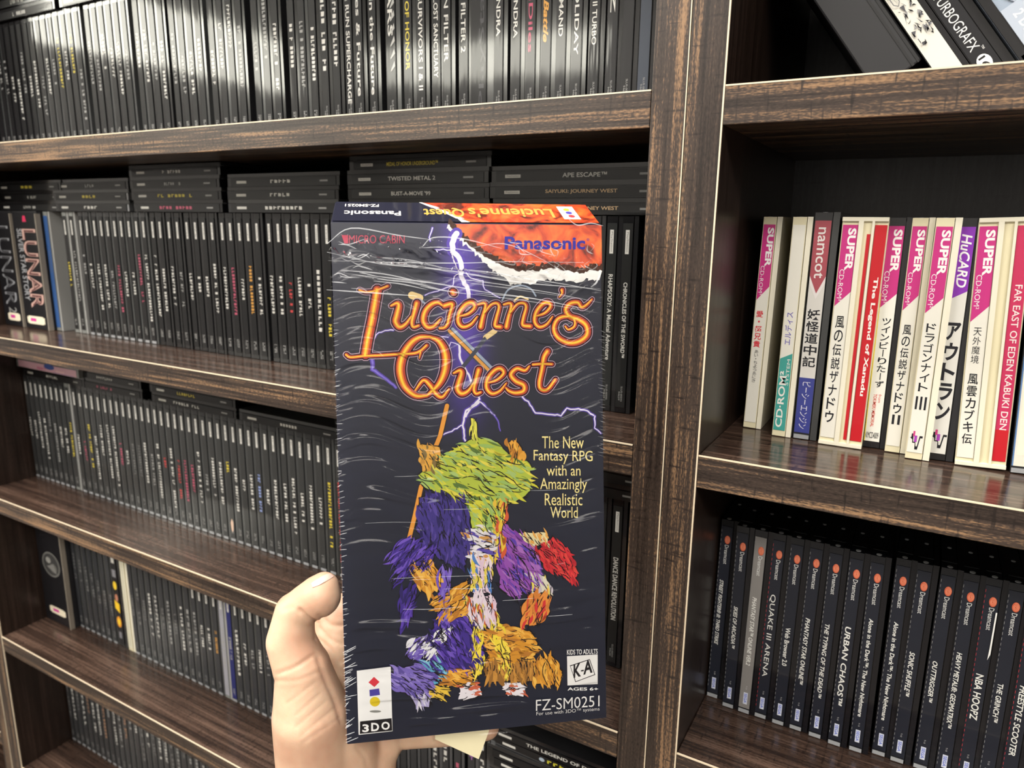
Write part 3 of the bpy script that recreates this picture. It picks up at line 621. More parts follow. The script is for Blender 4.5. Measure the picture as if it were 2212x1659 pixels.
# ------------------------------------------------------------------ right bookcase, bottom shelf
FR3 = RT[3]; SLATE = (.012, .014, .022); GRPR3 = 'slate spined cases in a row on the lowest right shelf'
ORS = (.55, .11, .05); DC = [
    ((1540, 1507), (1574, 1133), 'STREET FIGHTER® III: THIRD STRIKE', .31, .70, (.24, .62), 'a long slanted name, first from the left', .3),
    ((1577, 1530), (1611, 1146), 'SKIES OF ARCADIA™', .42, .67, (.28, .66), 'a short slanted name, second from the left', .3),
    ((1611, 1542), (1651, 1154), 'PHANTASY STAR™ ONLINE VER.2', .34, .74, (.28, .68), 'crinkled silvery wrap, third from the left', .2),
    ((1647, 1553), (1690, 1165), 'QUAKE III ARENA', .30, .78, (.2, .72), 'widely spaced thin letters, fourth from the left', 0),
    ((1685, 1567), (1729, 1173), 'Web Browser 2.0', .46, .68, (.3, .72), 'a small upright name, fifth from the left', 0),
    ((1723, 1579), (1771, 1181), 'PHANTASY STAR ONLINE™', .38, .76, (.28, .68), 'a condensed slanted name, sixth from the left', .2),
    ((1765, 1595), (1813, 1195), 'THE TYPING OF THE DEAD™', .38, .80, (.28, .66), 'five short words, seventh from the left', .2),
    ((1807, 1612), (1858, 1203), 'URBAN CHAOS™', .36, .80, (.26, .74), 'two wide bold words, eighth from the left', .1),
    ((1853, 1626), (1903, 1212), 'Alone in the Dark™: The New Nightmare', .29, .83, (.26, .72), 'a long name, ninth from the left', .1),
    ((1903, 1634), (1958, 1226), 'Alone in the Dark™: The New Nightmare', .29, .83, (.26, .72), 'a long name, tenth from the left', .1),
    ((1943, 1649), (2004, 1234), 'SONIC SHUFFLE™', .42, .66, (.28, .7), 'two slanted words, eleventh from the left', .25),
    ((1993, 1664), (2056, 1247), 'OUTTRIGGER™', .44, .66, (.28, .66), 'one slanted word, twelfth from the left', .25),
    ((2040, 1682), (2105, 1258), 'HEAVY METAL®: GEOMATRIX™', .36, .76, (.26, .66), 'two bold words and a colon, thirteenth from the left', .15),
    ((2086, 1697), (2153, 1270), 'NBA HOOPZ', .44, .68, (.24, .78), 'heavy blocky letters and a torn white edge, fourteenth', .1),
    ((2130, 1712), (2203, 1283), 'THE GRINCH™', .46, .66, (.28, .68), 'two plain words, fifteenth from the left', .1),
    ((2176, 1728), (2250, 1297), 'FREESTYLE SCOOTER', .44, .8, (.28, .72), 'a red left edge, cut by the picture edge', .2)]
for i, ((ub, vb), (ut, vt), tt, a0, a1, sz, lab, sh) in enumerate(DC):
    art = [Dd(.075, .62, .024, .26, ORS, 20), Sp(.075, .62, .02, .22, (.75, .3, .18)), T('Dreamcast', .105, .215, .42, .78, (.62, .62, .6), 'd', .0), T(tt, a0, a1, *sz, (.68, .68, .64), 'd', .018 if i not in (3,) else 0, sh),
           T('T-13', .865, .885, .5, .62, (.5, .5, .5), 'd'), Rr(.905, .975, .36, .74, (.55, .58, .66)), T('SEGA', .911, .969, .42, .68, (.12, .16, .5), 'd', .03)]
    edge = (.4, .04, .05) if i in (3, 13, 15) else (.22, .22, .22)
    for k in range(36): art.append(Rr(.02 + k * .0265, .02 + k * .0265 + .014, .02, .055, edge))
    if i == 13: art.append(Pp([(.12, .9), (.12, 1), (.33, .97), (.36, .82), (.3, .86)], (.75, .75, .72)))
    base = SLATE if i != 2 else (.2, .19, .18)
    lean_case(ub, vb, ut, vt, FR3, 'slate spined disc case with ' + lab + ', lowest right shelf' if len(lab.split()) < 9 else 'slate disc case with ' + lab, GRPR3, art, base=base, style='smoke', w=.0104)
# ------------------------------------------------------------------ right bookcase, top: leaning boxes
FR1 = RT[1]
def leaner(ub, vb, lean, w, h, label, build, y=.052, cat='disc case', name='disc_case', d=.14):
    a = ony(ub, vb, y); g = math.radians(lean)
    # a pixel on the spine seen just above the shelf front: slide down the lean to the floor
    dz = float(a[2]) - FR1
    x = float(a[0]) + dz * math.tan(g)
    o = empty(name, (x, y, FR1 + .0004 + abs(math.sin(g)) * w / 2), (0, -g, 0)); tag(o, label, cat); build(o, w, h, d); return o
def b_black(o, w, h, d):
    m = MB(); m.box(-w / 2, w / 2, 0, d, 0, h, solid('matte_black_board', (.014, .014, .016), .42, .2)); m.build('sleeve', o, .001)
    m = MB(); m.box(w * .28, w * .33, -.0004, 0, 0, h, solid('dark_groove', (.004, .004, .004), .5)); m.box(w * .40, w * .43, -.0004, 0, 0, h, solid('dark_groove', (.004, .004, .004), .5)); m.build('seam', o)
def b_white(o, w, h, d):
    rn = random.Random(5); t, l, k, xr = shell('black', w, h, d); inst(t, 'tray', o); inst(l, 'lid', o)
    art = []
    for q in range(90):
        t0 = rn.uniform(.3, .84); s0 = rn.uniform(.15, .95)
        art.append(Pp([(t0 + rn.uniform(-.02, .02), s0 + rn.uniform(-.1, .1)) for _ in range(4)], rn.choice([(.08, .08, .09), (.3, .3, .3), (.02, .02, .02)])))
    for q in range(3): art.append(('L', [(.5 + .06 * q + .03 * math.cos(j * math.pi / 3), .28 + .16 * math.sin(j * math.pi / 3)) for j in range(7)], .0004, (.2, .2, .2)))
    m = MB(); card(m, -w / 2 + .0004, w / 2 - .0025, .002, h - .002, ink((.72, .70, .62)), art, 3, -.0004); m.build('spine_card', o)
def b_turbo(o, w, h, d):
    t, l, k, xr = shell('black', w, h, d); inst(t, 'tray', o); inst(l, 'lid', o)
    rn = random.Random(9); art = [T('TURBOGRAFX', .62, .885, .2, .68, (.7, .7, .68), 'd', .0), T('™', .885, .9, .7, .8, (.7, .7, .68), 'd'), Dd(.945, .46, .033, .32, (.8, .8, .78)), T('16', .922, .968, .3, .62, (.01, .01, .01), 'd', .02)]
    for q in range(30):
        t0 = rn.uniform(.2, .6); s0 = rn.uniform(.1, .85); art.append(Pp([(t0 + rn.uniform(-.02, .02), s0 + rn.uniform(-.1, .1)) for _ in range(3)], rn.choice([(.12, .13, .25), (.35, .36, .42), (.05, .05, .1)])))
    m = MB(); card(m, -w / 2 + .0004, xr, .002, h - .002, ink((.01, .01, .012)), art, 4, -.0004); m.build('spine_card', o)
def b_clear(o, w, h, d):
    gl = solid('clear_case_plastic', (.30, .36, .44), .07, 1)
    m = MB(); m.box(-w / 2, w / 2, 0, d, 0, h, gl); m.build('tray', o, .0008)
    m = MB(); m.box(-w / 2 + .001, w / 2 - .001, -.0016, -.0002, .001, .012, CASE_M['black'][1]); m.box(-w / 2, -w / 2 + .004, -.0016, -.0002, .0, h, CASE_M['black'][1]); m.build('hinge_strip', o)
    m = MB(); disc = solid('silver_disc', (.62, .68, .78), .15, 0, metal=.7)
    m.cyl((0, -.0002, h * .5), (0, -1, 0), .052, .0006, disc, 72); so = m.build('disc', o)
    m = MB(); m.cyl((0, -.0008, h * .5), (0, -1, 0), .019, .0002, gl, 40); m.build('disc_hub', so)
    m = MB(); x0, x1 = -w / 2 + .004, -w / 2 + .052
    m.box(x0, x1, -.0024, -.0018, .006, .034, solid('pale_sticker', (.42, .47, .55), .2, .8))
    so = m.build('sticker', o); m = MB(); v, f = glyphs('2 DISCS', .015)
    m.add([(x0 + .003 + .004 * q[1], -.00245, .030 - .018 * q[0]) for q in v], f, solid('white_lettering', (.8, .8, .78), .4)); m.build('lettering', so)
LG = 36; cg = math.cos(math.radians(LG))
ow = leaner(2026, 130, LG, .0130, .125, 'leaning case whose pale spine carries black crackled drawing, top right shelf', b_white)
XL = [ow.location.x - .0130 / 2 * cg]
def leanat(x, y, w, h, label, build, cat='disc case', name='disc_case', d=.14):
    o = empty(name, (x, y, FR1 + .0004 + math.sin(math.radians(LG)) * w / 2), (0, -math.radians(LG), 0)); tag(o, label, cat); build(o, w, h, d); return o
def nxt(x_left, w): return x_left + w / 2 * cg
wb = .0235; leanat(nxt(XL[0] - wb / cg - .0004, wb), .054, wb, .100, 'large black slipcase leaning at the left of the top right shelf', b_black, 'box', 'game_box')
x_ = XL[0] + .0130 / cg + .0004; wt = .0140
leanat(nxt(x_, wt), .052, wt, .125, 'leaning black case with spaced white capitals and a white roundel', b_turbo); x_ += wt / cg + .0012
leanat(nxt(x_, .112), .050, .112, .118, 'clear jewel case showing its silver disc, leaning in the top right corner', b_clear, d=.0102)
bpy.context.view_layer.update()
# ------------------------------------------------------------------ the held long box
BS = .125 / .118
BP = np.array([-.0163, .0435, .3200]) * BS; BW, BH, BD = .125, .2270 * BS, .023
_a, _b, _c = .055, -.158, -.027
_Rx = np.array([[1, 0, 0], [0, math.cos(_a), -math.sin(_a)], [0, math.sin(_a), math.cos(_a)]])
_Ry = np.array([[math.cos(_b), 0, math.sin(_b)], [0, 1, 0], [-math.sin(_b), 0, math.cos(_b)]])
_Rz = np.array([[math.cos(_c), -math.sin(_c), 0], [math.sin(_c), math.cos(_c), 0], [0, 0, 1]])
CAMC = np.stack([CM[:, 0], -CM[:, 2], CM[:, 1]], 1)
BR = CAMC @ (_Rz @ _Ry @ _Rx)                  # columns: right, down, away (of the box)
BC = CAMC @ BP + CC
# box frame: x right, y away, z up, origin at the bottom centre of the front
BORG = BC + BR[:, 1] * BH / 2
bm = Matrix(((BR[0, 0], BR[0, 2], -BR[0, 1], BORG[0]), (BR[1, 0], BR[1, 2], -BR[1, 1], BORG[1]), (BR[2, 0], BR[2, 2], -BR[2, 1], BORG[2]), (0, 0, 0, 1)))
box = empty('game_box'); box.matrix_world = bm
tag(box, 'tall torn-topped shrink wrapped game box with orange lettering held up by a hand', 'box')
BMI = np.array(bm.inverted())
def bl(u, v):                                  # where the sight line meets the printed front, in box coordinates
    d = ray(u, v); n = BR[:, 2]; t = np.dot(BC - CC, n) / np.dot(d, n)
    p = BMI @ np.append(CC + d * t, 1); return float(p[0]), float(p[2])
z1 = lambda x, y: bl(690 + x * .2848, 430 + y * .2848)
z2 = lambda x, y: bl(720 + x * .27125, 860 + y * .27125)
z3 = lambda x, y: bl(720 + x * .27125, 1240 + y * .27125)
hw = BW / 2; UP = .0135
# body with its pushed-back slanting top panel
vs = [(-hw, 0, 0), (hw, 0, 0), (hw, 0, BH), (-hw, 0, BH), (-hw, BD, 0), (hw, BD, 0), (hw - .001, BD, BH + UP), (-hw + .0005, BD, BH + UP)]
m = MB(); navy = solid('navy_box_card', (.012, .013, .03), .35, .5)
m.add(vs, [(0, 1, 2, 3), (4, 7, 6, 5), (0, 3, 7, 4), (1, 5, 6, 2), (3, 2, 6, 7), (0, 4, 5, 1)], navy); m.build('carton', box, .0006)
# the printed ground of the front: night blue with a violet beam down the middle
def front_ground():
    mt, t, b = nt('printed_night_ground')
    tc = N(t, 'ShaderNodeTexCoord'); sx = N(t, 'ShaderNodeSeparateXYZ'); t.links.new(tc.outputs['Object'], sx.inputs[0])
    def mth(op, x, y=0):
        q = N(t, 'ShaderNodeMath', operation=op)
        for i, z in enumerate((x, y)):
            if isinstance(z, (int, float)): q.inputs[i].default_value = z
            else: t.links.new(z, q.inputs[i])
        return q.outputs[0]
    nz = N(t, 'ShaderNodeTexNoise'); nz.inputs['Scale'].default_value = 45; nz.inputs['Detail'].default_value = 4; t.links.new(tc.outputs['Object'], nz.inputs[0])
    xc = mth('SUBTRACT', sx.outputs[0], bl(1005, 800)[0]); g = mth('POWER', 2.718, mth('MULTIPLY', mth('MULTIPLY', xc, xc), -1 / (.0085 ** 2)))
    zt = mth('MINIMUM', mth('MAXIMUM', mth('MULTIPLY', mth('SUBTRACT', sx.outputs[2], bl(1005, 960)[1]), 22), 0), 1)
    f = mth('MULTIPLY', mth('MULTIPLY', g, zt), mth('ADD', mth('MULTIPLY', nz.outputs[0], .7), .55))
    r1 = N(t, 'ShaderNodeMix', data_type='RGBA'); r1.inputs[6].default_value = (.0055, .0075, .021, 1); r1.inputs[7].default_value = (.075, .035, .34, 1); t.links.new(f, r1.inputs[0])
    t.links.new(r1.outputs[2], b.inputs['Base Color']); b.inputs['Roughness'].default_value = .45; b.inputs['Coat Weight'].default_value = .1
    return mt
GROUND = front_ground()
LAY = [0]
def pk(col, name='art', rough=.4): return solid('print_' + name, col, rough, .08, .25)
class Art(MB):
    def __init__(s): super().__init__(); s.k = 1
    def up(s): s.k += 1
    def poly(s, pts, mat, k=None):
        k = s.k if k is None else k; y = -.0001 - k * .000022
        pts = [(p[0], y, p[1]) for p in pts]
        a = sum(pts[i][0] * pts[(i + 1) % len(pts)][2] - pts[(i + 1) % len(pts)][0] * pts[i][2] for i in range(len(pts)))
        if a < 0: pts = pts[::-1]
        s.face(pts, mat)
    def ribbon(s, pts, ws, mat, k=None):
        k = s.k if k is None else k; y = -.0001 - k * .000022
        P = [Vector((p[0], p[1])) for p in pts]; n = len(P); L, R = [], []
        for i in range(n):
            d = (P[min(i + 1, n - 1)] - P[max(i - 1, 0)]); d = d.normalized() if d.length else Vector((1, 0)); q = Vector((-d.y, d.x)) * ws[i] / 2
            L.append(P[i] + q); R.append(P[i] - q)
        base = len(s.v); s.v += [(p.x, y, p.y) for p in L] + [(p.x, y, p.y) for p in R]; mi = s.mi(mat)
        for i in range(n - 1): s.f.append((base + i, base + n + i, base + n + i + 1, base + i + 1)); s.m.append(mi)
        for c, w_ in ((P[0], ws[0]), (P[-1], ws[-1])):
            if w_ > .0003:
                b0 = len(s.v); s.v += [(c.x + w_ / 2 * math.cos(i * math.tau / 10), y + 4e-6, c.y + w_ / 2 * math.sin(i * math.tau / 10)) for i in range(10)]
                s.f.append(tuple(b0 + i for i in range(10))); s.m.append(mi)
    def text(s, txt, u0, v0, u1, v1, mat, bold=0, shear=0, skew=None):
        # (u0,v1)-(u1,v1) is the foot of the line, v0 its top
        v, f = glyphs(txt, bold, shear); y = -.0001 - s.k * .000022
        A, B_, C_ = np.array(bl(u0, v1)), np.array(bl(u1, v1 if skew is None else skew)), np.array(bl(u0, v0))
        s.add([(*(A + (B_ - A) * q[0] + (C_ - A) * q[1])[[0]], y, (A + (B_ - A) * q[0] + (C_ - A) * q[1])[1]) for q in v], f, mat)
def smooth_(pts, n=6):
    P = [np.array(p, float) for p in pts]; P = [2 * P[0] - P[1]] + P + [2 * P[-1] - P[-2]]; out = []
    for i in range(1, len(P) - 2):
        for j in range(n):
            t = j / n; a, b, c, d = P[i - 1], P[i], P[i + 1], P[i + 2]
            out.append(.5 * ((2 * b) + (c - a) * t + (2 * a - 5 * b + 4 * c - d) * t * t + (3 * b - a - 3 * c + d) * t ** 3))
    out.append(P[-2]); return out
A = Art()
# ground sheet
A.face([(-hw + .0003, -.0001, .0003), (hw - .0003, -.0001, .0003), (hw - .0003, -.0001, BH - .0002), (-hw + .0003, -.0001, BH - .0002)], GROUND)
ar = random.Random(12)
# red marble corner uncovered by the tear
def marble():
    mt, t, b = nt('printed_red_marble'); tc = N(t, 'ShaderNodeTexCoord'); nz = N(t, 'ShaderNodeTexNoise'); nz.inputs['Scale'].default_value = 110; nz.inputs['Detail'].default_value = 7
    nz.inputs['Distortion'].default_value = .8
    t.links.new(tc.outputs['Object'], nz.inputs[0]); r_ = N(t, 'ShaderNodeValToRGB'); e = r_.color_ramp.elements
    e[0].position = .36; e[0].color = (.10, .015, .008, 1); e[1].position = .68; e[1].color = (.74, .17, .03, 1); q = e.new(.46); q.color = (.50, .05, .015, 1); q = e.new(.56); q.color = (.66, .10, .02, 1)
    t.links.new(nz.outputs[0], r_.inputs[0]); t.links.new(r_.outputs[0], b.inputs['Base Color']); b.inputs['Roughness'].default_value = .4; b.inputs['Coat Weight'].default_value = .4
    return mt
MAR = marble(); BURN = pk((.05, .02, .012), 'scorched'); PAPER = solid('torn_paper_fibre', (.80, .79, .76), .85)
tear = [(975, 190), (1040, 250), (1100, 320), (1180, 390), (1260, 440), (1340, 480), (1430, 520), (1520, 545), (1640, 545), (1760, 520), (1880, 545), (1990, 560), (2060, 535), (2143, 545)]
tearj = [];
for (x0, y0), (x1, y1) in zip(tear, tear[1:]):
    for j in range(6): tearj.append((x0 + (x1 - x0) * j / 6 + ar.uniform(-7, 7), y0 + (y1 - y0) * j / 6 + ar.uniform(-9, 9)))
tearj.append(tear[-1])
reg = [z1(*p) for p in tearj] + [z1(2140, 218)] + [(hw - .0003, BH - .0004)] + [z1(985, 192)]
# fan the concave outline as strips between the tear and the top edge
topz = BH - .0003
for p, q in zip(tearj, tearj[1:]):
    a, b_ = z1(*p), z1(*q); A.poly([a, b_, (b_[0], topz), (a[0], topz)], MAR)
A.up()
for p, q in zip(tearj, tearj[1:]):
    a, b_ = z1(*p), z1(*q); h1 = .0022 + ar.random() * .0012
    A.poly([a, b_, (b_[0] + .0004, b_[1] + h1), (a[0] + .0004, a[1] + h1)], BURN)
A.up()
lo = []
for i, p in enumerate(tearj):
    f_ = i / len(tearj); w_ = 22 + 60 * max(0, min(1, (f_ - .25) * 4)) * (1 - .25 * math.sin(f_ * 9)) + ar.uniform(-10, 12)
    lo.append((p[0] - w_ * .35 + ar.uniform(-6, 6), p[1] + w_))
for i in range(len(tearj) - 1): A.poly([z1(*tearj[i]), z1(*tearj[i + 1]), z1(*lo[i + 1]), z1(*lo[i])], PAPER)
A.up()
A.text('Panasonic', 1090, 511, 1264, 539, pk((.03, .025, .26), 'blue_name'), .03); A.text('®', 1267, 515, 1273, 521, pk((.03, .025, .26), 'blue_name'), 0)
A.text('MICRO CABIN', 754, 508, 874, 526, pk((.45, .06, .10), 'pink_name'), .0); A.poly([bl(738, 508), bl(752, 508), bl(752, 526), bl(744, 526)], pk((.45, .06, .10), 'pink_name'))
# lightning
LW = pk((.78, .74, .86), 'lightning'); LV = pk((.22, .17, .62), 'violet_lightning')
def bolt(pts, w0, w1, f=z1, mat=None, jag=5, glow=True):
    q = [np.array(p, float) for p in pts]; out = []
    for a, b_ in zip(q, q[1:]):
        n = max(2, int(np.linalg.norm(b_ - a) / 22))
        for i in range(n): out.append(a + (b_ - a) * i / n + np.array([ar.uniform(-jag, jag), ar.uniform(-jag, jag)]))
    out.append(q[-1]); n = len(out); px = .2848 * .0002182 * BS if f is z1 else .27125 * .0002182 * BS
    loc = [f(*p) for p in out]; ws = [(w0 + (w1 - w0) * i / (n - 1)) * px for i in range(n)]
    if glow: A.ribbon(loc, [w_ * 2 + .0003 for w_ in ws], pk((.10, .06, .38), 'violet_glow'))
    A.ribbon(loc, ws, mat or LW, A.k + 1)
bolt([(1035, 260), (1010, 340), (1010, 400), (1060, 450), (1080, 510), (1070, 580), (1100, 640), (1130, 700), (1140, 770)], 40, 26, jag=6)
for pts in ([(1000, 390), (940, 380), (880, 385)], [(1010, 440), (1030, 500), (1060, 560), (1020, 590), (1010, 660), (940, 680), (850, 710), (800, 730)], [(1110, 560), (1150, 600), (1240, 620), (1250, 690), (1320, 720), (1370, 750)],
            [(860, 220), (830, 290), (840, 320)], [(1000, 400), (1020, 470), (1050, 540)]): bolt(pts, 7, 4, jag=5)
bolt([(560, 990), (450, 1010), (400, 1080)], 7, 4); bolt([(400, 1210), (400, 1290), (470, 1340), (540, 1390), (580, 1430)], 14, 8, mat=LV)
bolt([(1060, 1110), (1060, 1180), (1080, 1240), (1110, 1290), (1140, 1350), (1200, 1480), (1210, 1520), (1140, 1590), (1110, 1650)], 16, 12); bolt([(1210, 1530), (1290, 1600), (1330, 1640)], 8, 5)
bolt([(970, 1140), (1000, 1090), (1060, 1110)], 6, 4); bolt([(900, 1050), (930, 1040), (980, 1050)], 6, 4)
bolt([(1540, 1500), (1600, 1560), (1640, 1620), (1760, 1630), (1830, 1640), (1880, 1590), (1960, 1590), (2030, 1610), (2080, 1640)], 9, 9)
bolt([(2080, 140), (2080, 240), (2130, 280)], 9, 6, z2)
bolt([(1160, 40), (1060, 100), (1030, 200), (1040, 300), (1060, 390)], 16, 10, z2); bolt([(1190, 40), (1260, 110), (1310, 180), (1330, 260)], 7, 3, z2, LV); bolt([(1020, 220), (940, 260), (870, 290), (850, 330)], 8, 6, z2)
# crossed staffs behind the name
GOLD = pk((.70, .33, .07), 'gold'); STL = pk((.30, .36, .46), 'steel'); STD = pk((.05, .055, .08), 'dark_steel'); OUT = pk((.012, .010, .012), 'outline'); CRE = pk((.80, .60, .28), 'cream_gold')
A.up(); A.up()
def rib(pts, w_, mat, f=z1, sm=True, prof=None, k=None):
    q = smooth_(pts) if sm else pts; n = len(q); u = .0002182 * BS * (.2848 if f is z1 else .27125)
    ws = [w_ * u * .93 * (prof(i / (n - 1)) if prof else 1) for i in range(n)]; A.ribbon([f(*p) for p in q], ws, mat, k)
rib([(990, 990), (1150, 1150), (1300, 1310)], 62, STD, sm=False); A.up(); rib([(985, 1000), (1140, 1155), (1285, 1300)], 24, GOLD, sm=False); rib([(1010, 985), (1165, 1140), (1320, 1295)], 22, STL, sm=False)
A.up(); rib([(1330, 1000), (1260, 1050)], 40, CRE, sm=False); rib([(1260, 1055), (1170, 1170), (1050, 1320)], 30, STD, sm=False)
rib([(700, 730), (760, 750)], 56, CRE, sm=False); rib([(760, 760), (810, 800)], 14, STL, sm=False)
rib([(1385, 770), (1430, 690), (1520, 655), (1600, 680), (1640, 735)], 12, STL); rib([(1470, 780), (1520, 740), (1580, 760)], 14, CRE)
A.up()
# the name in flowing letters, four layers each
pl = lambda t: .30 + .70 * math.sin(math.pi * min(max(t, .0), 1)) ** .6
full = lambda t: 1
def taper(a, b_): return lambda t: a + (b_ - a) * t
NAME = [
    ([(305, 690), (350, 705), (410, 700), (470, 680), (520, 660)], 40, taper(.5, .6)), ([(440, 690), (425, 780), (400, 920), (370, 1060), (350, 1180)], 66, full),
    ([(205, 1180), (240, 1200), (340, 1190), (470, 1185), (620, 1175), (720, 1170), (770, 1150), (815, 1110)], 32, taper(.8, .9)), ([(770, 1160), (760, 1210)], 22, taper(1, .3)),
    ([(545, 810), (590, 790), (605, 810), (590, 880), (580, 930), (610, 970), (655, 950), (700, 890)], 46, lambda t: .45 + .75 * math.sin(math.pi * t)), ([(740, 790), (725, 850), (705, 930), (715, 970), (755, 960)], 50, taper(1, .5)),
    ([(940, 810), (900, 785), (850, 800), (805, 850), (790, 920), (820, 970), (870, 965), (920, 910)], 50, pl),
    ([(950, 810), (1000, 795), (1010, 810), (990, 880), (975, 945), (950, 975), (915, 980)], 50, taper(.9, .5)),
    ([(1055, 890), (1130, 870), (1180, 820), (1160, 785), (1110, 800), (1065, 860), (1055, 930), (1090, 970), (1150, 950), (1200, 890)], 42, pl),
    ([(1205, 800), (1250, 790), (1262, 815), (1240, 900), (1225, 970)], 46, taper(.5, 1)), ([(1250, 870), (1300, 805), (1345, 790), (1365, 820), (1345, 900), (1335, 960), (1375, 970)], 46, taper(.5, .9)),
    ([(1400, 800), (1445, 790), (1458, 815), (1435, 900), (1420, 970)], 46, taper(.5, 1)), ([(1445, 870), (1500, 800), (1550, 790), (1570, 820), (1550, 900), (1545, 955), (1600, 965)], 46, taper(.5, .9)),
    ([(1640, 890), (1710, 865), (1755, 815), (1735, 785), (1690, 800), (1645, 860), (1635, 930), (1670, 970), (1725, 950), (1770, 890)], 42, pl),
    ([(1840, 690), (1842, 715), (1820, 745)], 34, taper(1, .3)), ([(1012, 705), (1018, 712)], 52, full),
    ([(2068, 760), (2030, 800), (1990, 820), (1960, 785), (1900, 795), (1870, 840), (1900, 890), (1970, 915), (2025, 960), (2030, 1030), (1970, 1080), (1890, 1090), (1810, 1050), (1780, 980), (1810, 910), (1880, 890), (1935, 915), (1935, 965), (1890, 990), (1865, 965)], 48, lambda t: .35 + .75 * math.sin(math.pi * t ** .8)),
    ([(840, 1045), (760, 1050), (690, 1100), (630, 1200), (615, 1310), (650, 1420), (730, 1490), (820, 1490)], 66, lambda t: .45 + .6 * math.sin(math.pi * t)), ([(840, 1045), (910, 1080), (955, 1170), (955, 1290), (910, 1400), (820, 1490)], 64, lambda t: .45 + .6 * math.sin(math.pi * t)),
    ([(730, 1450), (790, 1375), (840, 1410), (890, 1480), (935, 1500), (985, 1440)], 40, lambda t: .5 + .6 * math.sin(math.pi * t)),
    ([(1020, 1320), (1065, 1300), (1080, 1320), (1060, 1390), (1050, 1440), (1080, 1475), (1130, 1455), (1175, 1390)], 46, lambda t: .45 + .75 * math.sin(math.pi * t)), ([(1210, 1295), (1190, 1370), (1175, 1440), (1190, 1475), (1225, 1465)], 50, taper(1, .5)),
    ([(1280, 1395), (1350, 1370), (1400, 1320), (1375, 1285), (1330, 1300), (1280, 1360), (1270, 1430), (1310, 1475), (1370, 1455), (1420, 1395)], 44, pl),
    ([(1595, 1265), (1560, 1300), (1500, 1285), (1455, 1330), (1490, 1380), (1550, 1410), (1550, 1455), (1490, 1470), (1440, 1455), (1415, 1430)], 48, pl),
    ([(1730, 1155), (1705, 1200), (1690, 1290), (1670, 1390), (1680, 1440), (1730, 1445), (1790, 1370)], 56, taper(.9, .6)), ([(1620, 1255), (1690, 1250), (1765, 1252)], 26, full)]
HALO = pk((.62, .40, .52), 'lilac_halo'); RIM = pk((.012, .006, .012), 'dark_rim'); CORE = pk((.42, .05, .03), 'ember'); MIDO = pk((.78, .22, .03), 'flame_orange'); HOT = pk((.95, .62, .06), 'flame_yellow')
k0 = A.k
for dy, mat, ex, mul, k in ((0, HALO, 25, 1.06, 0), (0, RIM, 17, 1.06, 1), (0, CORE, 2, .96, 2), (0, MIDO, 0, .60, 3), (0, HOT, 0, .26, 4)):
    for pts, w_, pf in NAME:
        rib([(x - (4 if k >= 3 else 0), y) for x, y in pts], 1, mat, prof=(lambda t, w_=w_, pf=pf, ex=ex, mul=mul: w_ * pf(t) * mul + ex), k=k0 + k)
A.k = k0 + 6
# staff and a plain generic stand-in for the cover artwork: loose painterly shards, no figures
rib([(905, 60), (850, 300), (800, 420)], 44, OUT, z2, False); rib([(700, 700), (650, 930), (600, 1130)], 44, OUT, z2, False); A.up()
rib([(905, 60), (850, 300), (800, 420)], 34, pk((.72, .30, .05), 'amber'), z2, False); rib([(700, 700), (650, 930), (600, 1130)], 34, pk((.72, .30, .05), 'amber'), z2, False); A.up()
def inside(p, poly):
    c = False; n = len(poly)
    for i in range(n):
        (x0, y0), (x1, y1) = poly[i], poly[(i + 1) % n]
        if (y0 > p[1]) != (y1 > p[1]) and p[0] < (x1 - x0) * (p[1] - y0) / (y1 - y0 + 1e-9) + x0: c = not c
    return c
def shards(poly, n, ang, ln, wd, cols, spread=22, seed=0):
    rn = random.Random(seed); xs = [p[0] for p in poly]; ys = [p[1] for p in poly]; px = .0002182 * BS; rim = []
    for (xa, ya), (xb, yb) in zip(poly, poly[1:] + poly[:1]):         # ragged painted outline
        m_ = max(2, int(math.hypot(xb - xa, yb - ya) / 7))
        for i in range(m_): rim.append((xa + (xb - xa) * i / m_ + rn.uniform(-2.2, 2.2), ya + (yb - ya) * i / m_ + rn.uniform(-2.2, 2.2)))
    cx, cy = sum(p[0] for p in rim) / len(rim), sum(p[1] for p in rim) / len(rim); lv = A.k
    A.poly([bl(cx + (x - cx) * 1.0 + (2 if x > cx else -2), cy + (y - cy) + (2 if y > cy else -2)) for x, y in rim], OUT, lv); A.poly([bl(*p) for p in rim], pk(cols[0], 'wash'), lv + .4)
    done = tries = 0
    while done < n * 2 and tries < 6000:
        tries += 1; p = (rn.uniform(min(xs), max(xs)), rn.uniform(min(ys), max(ys)))
        if not inside(p, poly): continue
        a = math.radians(ang + rn.uniform(-spread, spread)); L = ln * rn.uniform(.35, 1.1); W = wd * rn.uniform(.2, .8); bend = rn.uniform(-.2, .2) * L
        q = []
        for i in range(8):
            t = i / 7 - .5; q.append(bl(p[0] + math.cos(a) * L * t - math.sin(a) * bend * (1 - 4 * t * t), p[1] + math.sin(a) * L * t + math.cos(a) * bend * (1 - 4 * t * t)))
        pr = [W * (.06 + .94 * math.sin(math.pi * i / 7)) for i in range(8)]; z_ = lv + .8 + (done % 16) * .8
        if done % 3 == 0: A.ribbon(q, [min(w_, 1.7) * px for w_ in pr], OUT, z_)
        else: A.ribbon(q, [w_ * px for w_ in pr], pk(rn.choice(cols), 'brush'), z_)
        done += 1
YG = [(.42, .50, .06), (.60, .58, .05), (.30, .46, .12), (.10, .17, .04), (.70, .62, .08), (.36, .50, .16)]
VI = [(.055, .03, .24), (.10, .05, .38), (.16, .09, .50), (.03, .02, .12)]
OC = [(.62, .27, .03), (.75, .36, .05), (.45, .18, .03), (.80, .45, .08)]
